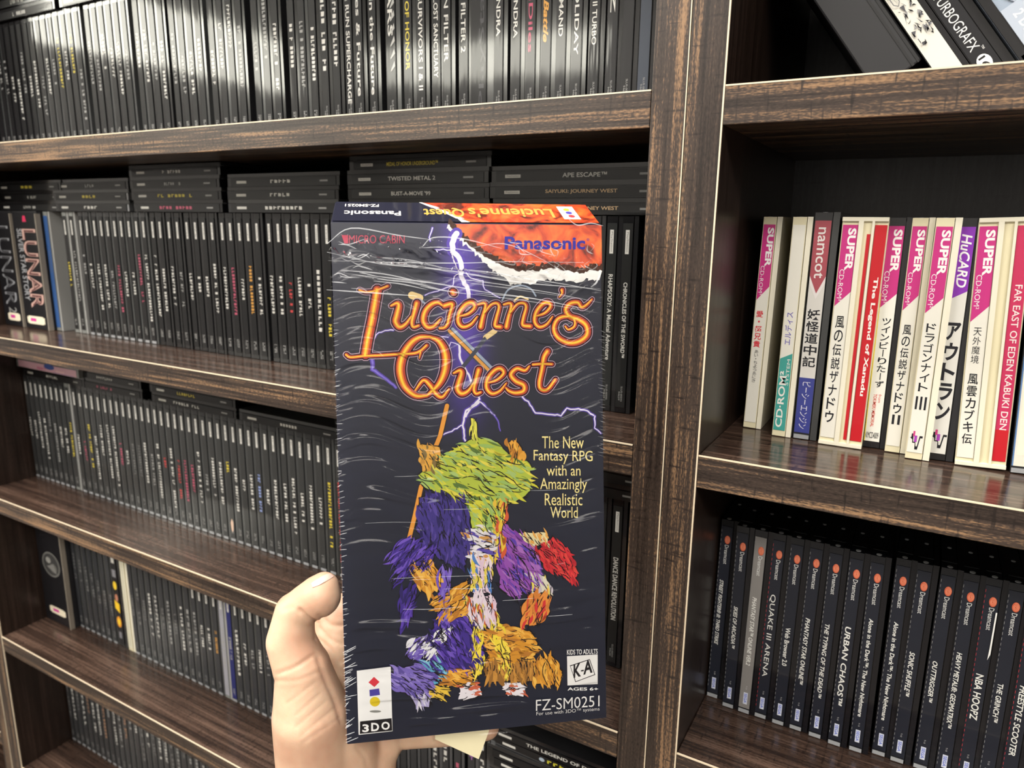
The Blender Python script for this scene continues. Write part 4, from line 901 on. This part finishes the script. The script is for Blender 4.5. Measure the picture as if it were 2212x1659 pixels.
REG = [
    ([(905, 960), (950, 965), (950, 1010), (912, 1020)], 20, 70, 26, 12, [(.70, .36, .06), (.50, .25, .05), (.20, .14, .05)]),
    ([(905, 1025), (960, 985), (1000, 960), (1030, 945), (1075, 955), (1100, 985), (1145, 1000), (1145, 1060), (1110, 1085), (1050, 1100), (960, 1070), (915, 1050)], 130, 25, 42, 11, YG),
    ([(1005, 1060), (1070, 1085), (1085, 1120), (1070, 1150), (1020, 1140)], 40, 55, 40, 11, YG),
    ([(1095, 955), (1120, 955), (1130, 990), (1105, 1000)], 14, 100, 26, 11, OC),
    ([(1018, 905), (1026, 905), (1034, 950), (1018, 950)], 5, 85, 46, 8, [(.75, .70, .1), (.55, .55, .08)]),
    ([(905, 1075), (930, 1065), (1000, 1065), (1012, 1100), (1020, 1180), (1000, 1230), (960, 1210), (930, 1190), (900, 1140)], 110, 80, 34, 10, [(.05, .035, .20), (.025, .02, .10), (.09, .06, .30), (.06, .04, .24)]),
    ([(835, 1200), (880, 1165), (940, 1175), (930, 1230), (890, 1240), (850, 1270), (860, 1230)], 60, 130, 44, 8, VI),
    ([(885, 1220), (935, 1215), (955, 1250), (930, 1290), (900, 1265)], 34, 60, 34, 13, OC),
    ([(865, 1280), (905, 1255), (890, 1330), (865, 1370)], 14, 110, 52, 10, VI), ([(955, 1230), (972, 1230), (972, 1320), (945, 1340)], 14, 95, 60, 10, [(.16, .09, .5), (.22, .15, .55)]),
    ([(930, 1300), (1010, 1250), (1010, 1330), (960, 1340)], 34, -40, 38, 11, OC),
    ([(940, 1340), (1030, 1330), (1050, 1440), (990, 1450), (920, 1420)], 80, 60, 40, 12, VI),
    ([(1090, 1130), (1160, 1185), (1170, 1250), (1110, 1290), (1080, 1270), (1085, 1200)], 80, 50, 58, 12, [(.28, .08, .40), (.20, .05, .34), (.10, .05, .38), (.36, .14, .46)]),
    ([(1120, 1235), (1180, 1245), (1195, 1285), (1140, 1270)], 22, 80, 26, 10, [(.68, .64, .5), (.75, .62, .12), (.5, .45, .5)]),
    ([(1120, 1150), (1180, 1150), (1185, 1180), (1140, 1175)], 18, 60, 24, 9, [(.70, .62, .35), (.7, .35, .08)]),
    ([(1155, 1195), (1195, 1160), (1230, 1190), (1248, 1235), (1238, 1262), (1205, 1240), (1180, 1225)], 90, 55, 30, 9, [(.60, .03, .04), (.70, .06, .05), (.42, .02, .03)]),
    ([(1125, 1310), (1150, 1280), (1180, 1280), (1188, 1320), (1160, 1350), (1130, 1350)], 40, 110, 42, 11, [(.72, .26, .05), (.6, .2, .04), (.6, .04, .04)]),
    ([(1040, 1370), (1090, 1350), (1150, 1365), (1165, 1400), (1140, 1430), (1060, 1430)], 80, 10, 34, 15, OC), ([(1045, 1430), (1150, 1425), (1160, 1470), (1050, 1470)], 56, 85, 34, 9, [(.42, .19, .04), (.55, .26, .05), (.28, .13, .03)]),
    ([(960, 1445), (1020, 1440), (1020, 1478), (950, 1480)], 28, 10, 30, 10, OC), ([(1150, 1430), (1190, 1415), (1212, 1450), (1205, 1480), (1150, 1475)], 44, 80, 34, 10, OC),
    ([(1005, 1140), (1070, 1140), (1075, 1190), (1050, 1210), (1010, 1200)], 40, 10, 30, 13, [(.75, .73, .75), (.66, .62, .66), (.10, .07, .35), (.6, .3, .08)]),
    ([(1015, 1205), (1065, 1200), (1060, 1280), (1018, 1280)], 44, 80, 34, 12, [(.70, .52, .62), (.76, .66, .70), (.72, .58, .08), (.08, .2, .5)]),
    ([(1070, 1085), (1092, 1085), (1086, 1210), (1068, 1210)], 26, 88, 40, 14, [(.78, .60, .06), (.72, .48, .05), (.6, .1, .04)]),
    ([(1005, 1290), (1065, 1285), (1078, 1345), (1010, 1350)], 50, 80, 40, 12, [(.70, .52, .62), (.74, .64, .70), (.56, .12, .04), (.70, .56, .08)]),
    ([(1016, 1358), (1038, 1358), (1040, 1455), (1024, 1455)], 30, 88, 46, 12, [(.80, .62, .05), (.84, .66, .08)]), ([(1056, 1355), (1082, 1355), (1104, 1450), (1086, 1455)], 30, 72, 46, 12, [(.80, .62, .05), (.84, .66, .08)]),
    ([(990, 1480), (1030, 1470), (1040, 1500), (1000, 1512)], 16, 170, 26, 12, [(.74, .70, .74), (.55, .12, .06)]), ([(1088, 1475), (1130, 1475), (1132, 1502), (1096, 1502)], 16, 10, 26, 12, [(.74, .70, .74), (.55, .12, .06)]),
    ([(850, 1445), (910, 1435), (950, 1450), (925, 1500), (880, 1500), (850, 1480)], 80, 30, 34, 9, [(.18, .13, .46), (.26, .20, .55), (.10, .07, .3)]),
    ([(885, 1385), (915, 1375), (935, 1395), (905, 1425), (880, 1420)], 40, 140, 26, 9, [(.14, .09, .42), (.70, .70, .74), (.20, .15, .48)]), ([(915, 1400), (960, 1355), (968, 1362), (935, 1420)], 20, 128, 44, 9, [(.74, .74, .76)]),
    ([(905, 1430), (950, 1425), (965, 1455), (940, 1480), (930, 1445)], 22, 40, 34, 9, [(.10, .36, .52), (.06, .04, .3), (.2, .48, .62)]), ([(925, 1485), (970, 1480), (955, 1512), (930, 1505)], 14, 20, 34, 9, [(.74, .50, .06)]),
    ([(885, 1500), (935, 1500), (925, 1525), (900, 1525)], 12, 70, 30, 6, [(.4, .36, .6), (.66, .64, .72)])]
for i, (pg, n, an, ln, wd, cols) in enumerate(REG): shards(pg, n, an, ln, wd, cols, seed=i)
A.k += 16
YT = pk((.84, .72, .30), 'pale_yellow_words')
for s_, u0, u1, v0, v1 in (('The New', 1170, 1260, 942, 968), ('Fantasy RPG', 1152, 1279, 971, 1001), ('with an', 1180, 1253, 1004, 1027), ('Amazingly', 1166, 1267, 1032, 1064), ('Realistic', 1176, 1257, 1065, 1091), ('World', 1188, 1247, 1094, 1118)):
    A.text(s_, u0, v0, u1, v1, YT, .0, 0, v1 + (2 if s_ == 'Fantasy RPG' else 0))
WT = pk((.78, .77, .75), 'white_words')
A.text('KIDS TO ADULTS', 1224, 1402, 1290, 1413, WT, .01, 0, 1411); A.poly([bl(1224, 1416), bl(1290, 1412), bl(1290, 1476), bl(1225, 1479)], WT)
A.text('AGES 6+', 1225, 1483, 1291, 1490, WT, .02); A.text('FZ-SM0251', 1157, 1510, 1294, 1534, WT, -.004, 0, 1524); A.text('For use with 3DO™ systems', 1158, 1536, 1294, 1546, WT, -.01, 0, 1535)
A.up(); A.poly([bl(1230, 1436), bl(1273, 1422), bl(1285, 1456), bl(1242, 1472)], OUT); A.up()
A.poly([bl(1231.5, 1437.5), bl(1272, 1424), bl(1283, 1455), bl(1243, 1470)], WT); A.up()
for ch, u0, u1, v0, v1, sk in (('K', 1238, 1254, 1434, 1463, 1459), ('-', 1254, 1260, 1446, 1449, 1448), ('A', 1259, 1279, 1427, 1456, 1451)): A.text(ch, u0, v0, u1, v1, OUT, .03, 0, sk)
fp = A.build('front_print', box)
# top panel print
tdir = Vector((0, BD, UP)); tl_ = tdir.length; tdir.normalize(); tn = Vector((0, -tdir.z, tdir.y))
m = MB()
def tp(x, s_, k=1): p = Vector((x, 0, BH)) + tdir * (s_ * tl_) + tn * (.0004 + .00003 * k); return tuple(p)
tx = lambda u: -hw + (u - 712) / 590 * BW
cut = [(905, 1), (935, .72), (960, .45), (985, .18), (995, 0)]
m.face([tp(-hw + .0008, 0.03), tp(tx(995), 0.03), tp(tx(985), .18), tp(tx(960), .45), tp(tx(935), .72), tp(tx(905), .97), tp(-hw + .0012, .97)], solid('navy_box_card', (.012, .013, .03), .35, .5))
m.face([tp(tx(998), 0.03), tp(hw - .0008, 0.03), tp(hw - .0016, .97), tp(tx(905), .97), tp(tx(935), .72), tp(tx(960), .45), tp(tx(985), .18)], MAR)
for (u0, s0), (u1, s1) in zip(cut, cut[1:]): m.face([tp(tx(u0) - .0006, s0 * .97 + .015, 2), tp(tx(u1) - .0012, s1 * .97 + .015, 2), tp(tx(u1) + .0028, s1 * .97 + .015, 2), tp(tx(u0) + .0008, s0 * .97 + .015, 2)], PAPER)
def ttext(txt, u0, u1, s0, s1, mat, k=3):            # reads upside down from the front
    v, f = glyphs(txt, .02); m.add([tp(tx(u1) + (tx(u0) - tx(u1)) * q[0], s1 + (s0 - s1) * q[1], k) for q in v], f, mat)
ttext('Panasonic', 738, 860, .30, .52, pk((.7, .7, .68), 'white_words')); ttext('FZ-SM0251', 738, 812, .72, .86, pk((.7, .7, .68), 'white_words'))
TT_ = pk((.60, .36, .08), 'dull_gold')
ttext("Lucienne's", 1010, 1205, .25, .72, TT_); ttext('Quest', 885 + 25, 1000, .25, .72, TT_)
m.face([tp(tx(1223), .2, 3), tp(tx(1262), .2, 3), tp(tx(1258), .85, 3), tp(tx(1220), .85, 3)], pk((.78, .77, .75), 'white_words'))
for u, s_, c in ((1244, .35, (.6, .05, .06)), (1242, .52, (.08, .06, .4)), (1240, .68, (.75, .6, .05))):
    m.face([tp(tx(u) + .0016 * math.cos(i), s_ + .07 * math.sin(i), 4) for i in [j * math.tau / 12 for j in range(12)]], pk(c, 'dot'))
m.build('top_print', box)
# sticker bottom left
st = Art(); st.k = 40
W_P = solid('sticker_white', (.84, .84, .83), .4, .3)
st.poly([bl(771, 1447), bl(844, 1438), bl(848, 1577), bl(775, 1585)], W_P); st.up()
st.poly([bl(808, 1460), bl(820, 1471), bl(809, 1482), bl(796, 1472)], pk((.62, .04, .06), 'red_diamond'))
st.poly([bl(798, 1488), bl(819, 1485), bl(821, 1499), bl(799, 1502)], pk((.07, .05, .32), 'blue_block'))
def disc_(u, v, ru, rv, mat): st.poly([bl(u + ru * math.cos(i * math.tau / 26), v + rv * math.sin(i * math.tau / 26)) for i in range(26)], mat)
disc_(810, 1513.5, 11, 10.5, pk((.70, .52, .02), 'yellow_ball')); disc_(811, 1534.5, 12.5, 2.6, pk((.22, .22, .2), 'ball_shadow_mark'))
st.poly([bl(778, 1556), bl(846, 1549), bl(847.5, 1576), bl(777.5, 1583)], OUT); st.up(); st.k += 1
for ch, u0, u1, v0, v1 in (('3', 783, 797, 1562, 1579), ('D', 802, 819, 1559, 1577), ('O', 824, 842, 1556.5, 1574)): st.text(ch, u0, v0, u1, v1, W_P, .03)
so = st.build('sticker', box); so['label'] = 'white sticker with a red diamond, blue block and yellow ball'
# cling film: wrinkled, clear, torn open at the top
def film():
    mt = bpy.data.materials.new('cling_film'); mt.use_nodes = True; t = mt.node_tree; t.nodes.clear()
    o = N(t, 'ShaderNodeOutputMaterial'); tr = N(t, 'ShaderNodeBsdfTransparent'); gl = N(t, 'ShaderNodeBsdfGlossy'); gl.inputs['Roughness'].default_value = .11
    lw = N(t, 'ShaderNodeLayerWeight'); lw.inputs[0].default_value = .17; mx = N(t, 'ShaderNodeMixShader')
    t.links.new(lw.outputs['Fresnel'], mx.inputs[0]); t.links.new(tr.outputs[0], mx.inputs[1]); t.links.new(gl.outputs[0], mx.inputs[2]); t.links.new(mx.outputs[0], o.inputs[0])
    return mt
FILM = film()
rg = np.random.RandomState(4)
def fnoise(nx, ny, sx, sy, seed):
    q = np.random.RandomState(seed).rand(int(ny * sy) + 4, int(nx * sx) + 4); Y, X_ = np.meshgrid(np.arange(ny) * sy, np.arange(nx) * sx, indexing='ij')
    i, j = Y.astype(int), X_.astype(int); fy, fx = Y - i, X_ - j; fy, fx = fy * fy * (3 - 2 * fy), fx * fx * (3 - 2 * fx)
    return q[i, j] * (1 - fy) * (1 - fx) + q[i + 1, j] * fy * (1 - fx) + q[i, j + 1] * (1 - fy) * fx + q[i + 1, j + 1] * fy * fx
nx, ny = 110, 420
ZT = bl(1000, 560)[1]
Hh = (fnoise(nx, ny, .035, .16, 1) - .5) * .0020 + (fnoise(nx, ny, .07, .42, 2) - .5) * .00080 + (fnoise(nx, ny, .2, .8, 3) - .5) * .00012
gx = np.linspace(0, 1, nx)[None, :]; gy = np.linspace(0, 1, ny)[:, None]
edge = np.exp(-((gx - .0) / .035) ** 2) + np.exp(-((1 - gx) / .03) ** 2)
Hh = Hh * (1 - .6 * np.minimum(edge, 1)) + edge * np.sin(gy * 620 + 2 * fnoise(nx, ny, .1, .1, 9) * 3) * .00022 * (gy < .97)
Hh *= (.35 + .9 * fnoise(nx, ny, .02, .012, 7))
fm = MB(); V_ = []
for j in range(ny):
    zt = j / (ny - 1)
    for i in range(nx):
        xx = -hw - .0006 + (BW + .0012) * i / (nx - 1); ztop = ZT + .006 * math.sin(i * .13) - .010 * (i / nx)
        V_.append((xx, min(-.0018, -.0032 + float(Hh[j, i])), -.0004 + zt * ztop))
fm.add(V_, [(j * nx + i, j * nx + i + 1, (j + 1) * nx + i + 1, (j + 1) * nx + i) for j in range(ny - 1) for i in range(nx - 1)], FILM)
# torn crumpled band across the opening
def crumple(P0, P1, Q0, Q1, nx, ny, amp, seed, off=-.0048):
    n1 = fnoise(nx, ny, .25, .45, seed) - .5; n2 = fnoise(nx, ny, .6, .8, seed + 1) - .5; V = []
    jg = np.random.RandomState(seed).rand(nx) - .5
    for j in range(ny):
        for i in range(nx):
            a, b_ = i / (nx - 1), j / (ny - 1)
            p = (np.array(P0) * (1 - a) + np.array(P1) * a) * (1 - b_) + (np.array(Q0) * (1 - a) + np.array(Q1) * a) * b_
            sk = .0022 * jg[i] * (1 - b_)
            V.append((p[0] + .0008 * float(n2[j, i]), off + amp * float(n1[j, i] + .5 * n2[j, i]), p[1] + sk))
    fm.add(V, [(j * nx + i, j * nx + i + 1, (j + 1) * nx + i + 1, (j + 1) * nx + i) for j in range(ny - 1) for i in range(nx - 1)], FILM)
crumple(bl(711, 540), bl(1290, 628), bl(712, 570), bl(1290, 610), 120, 10, .0040, 31)
crumple(bl(714, 530), bl(960, 555), bl(735, 500), bl(880, 512), 50, 12, .0035, 37)
crumple(bl(905, 535), bl(1100, 580), bl(930, 515), bl(1090, 540), 40, 10, .0030, 41)
crumple(bl(1090, 590), bl(1280, 625), bl(1080, 545), bl(1300, 560), 50, 14, .0040, 43)
# milky ribbons painting in fold highlights: torn band, side pleats and long creases
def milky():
    mt = bpy.data.materials.new('film_fold_highlight'); mt.use_nodes = True; t = mt.node_tree; t.nodes.clear()
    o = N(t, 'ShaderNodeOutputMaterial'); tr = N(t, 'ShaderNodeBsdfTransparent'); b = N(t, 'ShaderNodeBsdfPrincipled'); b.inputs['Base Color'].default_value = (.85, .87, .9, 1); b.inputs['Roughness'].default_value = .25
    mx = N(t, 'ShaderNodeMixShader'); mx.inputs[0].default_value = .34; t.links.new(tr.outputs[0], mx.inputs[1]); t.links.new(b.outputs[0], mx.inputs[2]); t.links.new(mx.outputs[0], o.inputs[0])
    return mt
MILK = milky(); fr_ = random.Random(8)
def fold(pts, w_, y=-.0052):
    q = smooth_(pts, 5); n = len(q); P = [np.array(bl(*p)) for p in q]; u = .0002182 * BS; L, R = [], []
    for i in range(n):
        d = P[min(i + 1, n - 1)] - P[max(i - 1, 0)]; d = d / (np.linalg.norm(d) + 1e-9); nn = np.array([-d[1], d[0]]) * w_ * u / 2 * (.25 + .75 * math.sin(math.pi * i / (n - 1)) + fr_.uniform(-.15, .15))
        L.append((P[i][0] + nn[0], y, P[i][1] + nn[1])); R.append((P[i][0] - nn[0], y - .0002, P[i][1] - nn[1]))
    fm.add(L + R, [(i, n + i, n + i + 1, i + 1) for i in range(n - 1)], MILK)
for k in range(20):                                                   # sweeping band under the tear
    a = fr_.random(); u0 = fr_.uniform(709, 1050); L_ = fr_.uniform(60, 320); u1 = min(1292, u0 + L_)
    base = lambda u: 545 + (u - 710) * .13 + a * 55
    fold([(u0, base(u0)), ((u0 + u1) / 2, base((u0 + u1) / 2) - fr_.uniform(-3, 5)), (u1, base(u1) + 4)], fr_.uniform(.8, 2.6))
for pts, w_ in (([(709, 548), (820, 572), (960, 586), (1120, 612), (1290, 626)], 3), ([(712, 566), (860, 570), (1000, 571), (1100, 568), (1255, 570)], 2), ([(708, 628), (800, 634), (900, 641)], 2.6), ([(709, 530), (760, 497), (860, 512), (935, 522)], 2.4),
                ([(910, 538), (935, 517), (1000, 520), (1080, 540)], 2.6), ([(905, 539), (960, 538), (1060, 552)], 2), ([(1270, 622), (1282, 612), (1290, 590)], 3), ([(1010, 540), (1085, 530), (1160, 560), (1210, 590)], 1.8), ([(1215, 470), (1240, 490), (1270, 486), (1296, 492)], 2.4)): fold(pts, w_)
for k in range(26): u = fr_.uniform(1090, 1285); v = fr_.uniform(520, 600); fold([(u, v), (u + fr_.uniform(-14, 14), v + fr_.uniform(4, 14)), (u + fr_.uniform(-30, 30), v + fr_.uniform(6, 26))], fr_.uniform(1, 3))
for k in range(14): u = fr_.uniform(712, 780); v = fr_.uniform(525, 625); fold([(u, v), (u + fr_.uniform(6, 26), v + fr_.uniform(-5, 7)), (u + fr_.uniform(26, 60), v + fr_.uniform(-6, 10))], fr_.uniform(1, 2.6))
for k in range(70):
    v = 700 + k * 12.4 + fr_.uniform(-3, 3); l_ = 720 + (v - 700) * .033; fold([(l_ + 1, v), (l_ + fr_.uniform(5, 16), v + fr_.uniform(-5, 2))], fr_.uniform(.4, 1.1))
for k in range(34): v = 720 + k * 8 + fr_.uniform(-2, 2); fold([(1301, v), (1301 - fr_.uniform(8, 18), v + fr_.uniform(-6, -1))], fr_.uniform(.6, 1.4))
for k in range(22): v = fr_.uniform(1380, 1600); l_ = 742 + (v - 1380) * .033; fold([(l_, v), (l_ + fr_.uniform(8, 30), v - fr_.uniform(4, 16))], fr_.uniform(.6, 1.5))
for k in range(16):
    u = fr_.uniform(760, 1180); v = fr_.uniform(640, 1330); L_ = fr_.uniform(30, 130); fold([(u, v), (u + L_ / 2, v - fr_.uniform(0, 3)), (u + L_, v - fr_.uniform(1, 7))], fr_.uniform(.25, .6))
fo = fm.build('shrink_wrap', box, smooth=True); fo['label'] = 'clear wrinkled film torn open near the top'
# paper slip hanging out behind the box foot
PB = np.array(bm) @ np.array([0, BD + .0012, .01, 1]); PN = BR[:, 2]
def onback(u, v): d = ray(u, v); t = np.dot(PB[:3] - CC, PN) / np.dot(d, PN); return CC + d * t
q = [onback(*p) for p in ((938, 1560), (1060, 1540), (1056, 1580), (1034, 1640), (940, 1597))]
mid = onback(985, 1612); nrm = BR[:, 2]
m = MB(); pm = solid('cream_paper', (.88, .80, .52), .8); vv = [*q, onback(1000, 1585) - nrm * .0006]
m.add([tuple(p) for p in vv] + [tuple(p + nrm * .0003) for p in vv], [(0, 1, 5), (1, 2, 5), (2, 3, 5), (3, 4, 5), (4, 0, 5), (7, 6, 11), (8, 7, 11), (9, 8, 11), (10, 9, 11), (6, 10, 11), (0, 6, 7, 1), (1, 7, 8, 2), (2, 8, 9, 3), (3, 9, 10, 4), (4, 10, 6, 0)], pm)
tag(m.build('paper_slip'), 'pale yellow paper corner sticking out below the held box', 'paper')
# ------------------------------------------------------------------ the hand
def skin():
    mt, t, b = nt('skin'); tc = N(t, 'ShaderNodeTexCoord')
    nz = N(t, 'ShaderNodeTexNoise'); nz.inputs['Scale'].default_value = 38; nz.inputs['Detail'].default_value = 3; t.links.new(tc.outputs['Object'], nz.inputs[0])
    r_ = N(t, 'ShaderNodeValToRGB'); e = r_.color_ramp.elements; e[0].position = .32; e[0].color = (.60, .35, .235, 1); e[1].position = .68; e[1].color = (.74, .52, .36, 1)
    t.links.new(nz.outputs[0], r_.inputs[0])
    t.links.new(r_.outputs[0], b.inputs['Base Color']); b.inputs['Roughness'].default_value = .48
    b.inputs['Subsurface Weight'].default_value = .25; b.inputs['Subsurface Radius'].default_value = (.006, .002, .001); b.inputs['Subsurface Scale'].default_value = 1
    n2 = N(t, 'ShaderNodeTexNoise'); n2.inputs['Scale'].default_value = 900; n2.inputs['Detail'].default_value = 2; t.links.new(tc.outputs['Object'], n2.inputs[0])
    bu = N(t, 'ShaderNodeBump'); bu.inputs['Strength'].default_value = .22; bu.inputs['Distance'].default_value = .0003; t.links.new(n2.outputs[0], bu.inputs['Height']); t.links.new(bu.outputs[0], b.inputs['Normal'])
    return mt
SKIN = skin()
RMM = 1.0
def capsule(bmh, p, q, r0, r1, n=20, m_=8):
    p, q = Vector(p), Vector(q); ax = q - p; L = ax.length; ax.normalize(); a = ax.orthogonal().normalized(); b = ax.cross(a); rings = []
    for i in range(m_ + 1):
        th = math.pi / 2 * (1 - i / m_); rings.append((p - ax * r0 * math.sin(th), r0 * math.cos(th)))
    for i in range(m_ + 1):
        th = math.pi / 2 * i / m_; rings.append((q + ax * r1 * math.sin(th), r1 * math.cos(th)))
    vr = []
    for c, r in rings: vr.append([bmh.verts.new(c + (a * math.cos(k * math.tau / n) + b * math.sin(k * math.tau / n)) * max(r, 1e-5)) for k in range(n)])
    for A_, B_ in zip(vr, vr[1:]):
        for k in range(n): bmh.faces.new((A_[k], A_[(k + 1) % n], B_[(k + 1) % n], B_[k]))
    bmh.faces.new(vr[0][::-1]); bmh.faces.new(vr[-1])
def J(u, v, d): return at(u, v, d)
CH = [  # chains of joints (picture direction and distance) with radii in metres
    [(652, 1445, .352, .0135), (628, 1385, .351, .0118), (636, 1322, .3500, .0096)],                       # thumb, first bone
    [(636, 1324, .3500, .0094), (664, 1303, .3480, .0096), (690, 1288, .3465, .0104)], [(664, 1300, .3480, .0092), (700, 1268, .3465, .0074)],   # thumb tip
    [(655, 1445, .352, .0135), (672, 1545, .358, .0190), (690, 1660, .372, .0215), (690, 1800, .395, .0235)],      # ball of the thumb to the wrist
    [(690, 1560, .362, .0165), (745, 1620, .374, .0170), (770, 1750, .388, .0200)],
    [(700, 1480, .378, .0130), (752, 1560, .384, .0140), (790, 1640, .386, .0165), (780, 1760, .395, .0190)],      # palm
    [(690, 1700, .384, .024), (660, 1900, .400, .027), (640, 2500, .445, .036)], [(770, 1700, .392, .019), (735, 1900, .404, .025), (690, 2500, .447, .036)], [(730, 1720, .388, .021), (698, 1900, .402, .027), (665, 2500, .448, .036)],
    [(698, 1500, .383, .0140), (712, 1405, .386, .0140), (742, 1332, .3905, .0125)],
    [(700, 1480, .384, .0130), (738, 1400, .388, .0115), (768, 1330, .390, .0108)], [(745, 1540, .388, .0130), (790, 1430, .392, .0112), (810, 1390, .392, .0106)],
    [(780, 1600, .390, .0135), (830, 1500, .393, .0112)], [(800, 1630, .388, .0130), (848, 1578, .389, .0105)],
    [(768, 1330, .390, .0106), (860, 1262, .391, .0092), (925, 1235, .388, .0084), (975, 1225, .384, .0076)],      # index
    [(810, 1390, .392, .0106), (915, 1350, .396, .0094), (990, 1335, .392, .0087), (1040, 1330, .388, .0079)],     # middle
    [(830, 1500, .393, .0106), (925, 1475, .398, .0092), (1000, 1465, .395, .0085), (1050, 1462, .391, .0077)],    # ring
    [(848, 1578, .389, .0098), (930, 1581, .3905, .0080), (1000, 1578, .3900, .0076), (1052, 1571, .3895, .0068)]] # little finger
bmh = bmesh.new()
for ch in CH:
    for a, b_ in zip(ch, ch[1:]): capsule(bmh, J(*a[:3]), J(*b_[:3]), a[3], b_[3])
hm = bpy.data.meshes.new('palm'); bmh.to_mesh(hm); bmh.free()
ho = bpy.data.objects.new('tmp_hand', hm); COL.objects.link(ho)
rm = ho.modifiers.new('r', 'REMESH'); rm.mode = 'VOXEL'; rm.voxel_size = .0011; rm.use_smooth_shade = True
sm_ = ho.modifiers.new('s', 'SMOOTH'); sm_.iterations = 14; sm_.factor = .5
dg = bpy.context.evaluated_depsgraph_get(); dg.update(); ev = ho.evaluated_get(dg); me = bpy.data.meshes.new_from_object(ev)
bpy.data.objects.remove(ho)
n = len(me.vertices); co = np.empty(n * 3); me.vertices.foreach_get('co', co); co = co.reshape(-1, 3); no = np.empty(n * 3); me.vertices.foreach_get('normal', no); no = no.reshape(-1, 3)
# project to the survey frame to place creases and the pressed pad
d = (co - CC) @ CM; U = 1106 + FPX * d[:, 0] / d[:, 1]; Vv = 829.5 - FPX * d[:, 2] / d[:, 1]; facing = -(no @ CM[:, 1]) > .05
def crease(pts, dep, wd):
    global co
    P = smooth_(pts, 5); best = np.full(n, 1e9)
    for a, b_ in zip(P, P[1:]):
        ab = b_ - a; L2 = ab @ ab + 1e-9; t = np.clip(((U - a[0]) * ab[0] + (Vv - a[1]) * ab[1]) / L2, 0, 1)
        best = np.minimum(best, np.hypot(U - a[0] - t * ab[0], Vv - a[1] - t * ab[1]))
    w_ = np.exp(-(best / wd) ** 2) * facing; bulge = np.exp(-((best - wd * 2.2) / wd) ** 2) * facing
    co += no * (-dep * .55 * w_ + dep * .08 * bulge)[:, None]
for pts, dp, wd in [([(686, 1345), (666, 1336), (648, 1318)], .0022, 4), ([(600, 1300), (612, 1290), (622, 1288)], .0006, 4), ([(610, 1318), (630, 1312)], .0004, 4),
                    ([(600, 1455), (640, 1440), (682, 1412)], .0009, 4), ([(596, 1470), (640, 1470), (690, 1450)], .0005, 4), ([(687, 1420), (700, 1460), (722, 1510), (738, 1560)], .0014, 5),
                    ([(683, 1380), (705, 1395), (735, 1430)], .0012, 5), ([(690, 1330), (715, 1350), (740, 1352)], .0009, 5), ([(686, 1352), (712, 1380), (738, 1392)], .0008, 4),
                    ([(640, 1545), (690, 1500)], .0004, 3), ([(640, 1570), (705, 1515)], .0004, 3), ([(650, 1590), (722, 1530)], .0004, 3), ([(655, 1605), (735, 1550)], .0004, 3), ([(620, 1520), (680, 1475)], .0004, 3),
                    ([(860, 1590), (868, 1625), (865, 1659)], .0012, 5), ([(770, 1615), (790, 1640), (796, 1680)], .0006, 4), ([(940, 1560), (944, 1610)], .0007, 4)]:
    crease(pts, dp, wd)
me.vertices.foreach_set('co', co.ravel()); me.update(); me.materials.clear(); me.materials.append(SKIN)
for p in me.polygons: p.use_smooth = True
ho = bpy.data.objects.new('hand', me); COL.objects.link(ho)
tag(ho, "person's bare left hand and wrist gripping the tall game box from below", 'hand')
# thumb nail, seen almost edge-on along the upper side of the tip
def lift(u, v):                                        # the skin point seen at this place
    k = np.argmin(np.where(facing, (U - u) ** 2 + (Vv - v) ** 2, 1e12)); return co[k], no[k]
ngx, ngy = 13, 9; V = []
corners = [(668, 1260), (720, 1232), (726, 1245), (676, 1273)]
for j in range(ngy):
    for i in range(ngx):
        a, b_ = i / (ngx - 1), j / (ngy - 1); b_ = .5 + (b_ - .5) * (1 - abs(2 * a - 1) ** 4 * .6); u = (corners[0][0] * (1 - a) + corners[1][0] * a) * (1 - b_) + (corners[3][0] * (1 - a) + corners[2][0] * a) * b_
        v = (corners[0][1] * (1 - a) + corners[1][1] * a) * (1 - b_) + (corners[3][1] * (1 - a) + corners[2][1] * a) * b_
        p, nn = lift(u, v); V.append(p + nn * .00022)
m = MB(); m.add(V, [(j * ngx + i, j * ngx + i + 1, (j + 1) * ngx + i + 1, (j + 1) * ngx + i) for j in range(ngy - 1) for i in range(ngx - 1)], solid('thumb_nail', (.74, .50, .42), .32, .3))
no_ = m.build('thumbnail', ho, smooth=True); so_ = no_.modifiers.new('t', 'SOLIDIFY'); so_.thickness = .0003; so_.offset = 0; sm2 = no_.modifiers.new('s', 'SMOOTH'); sm2.iterations = 6
bpy.data.objects.remove(_fo)
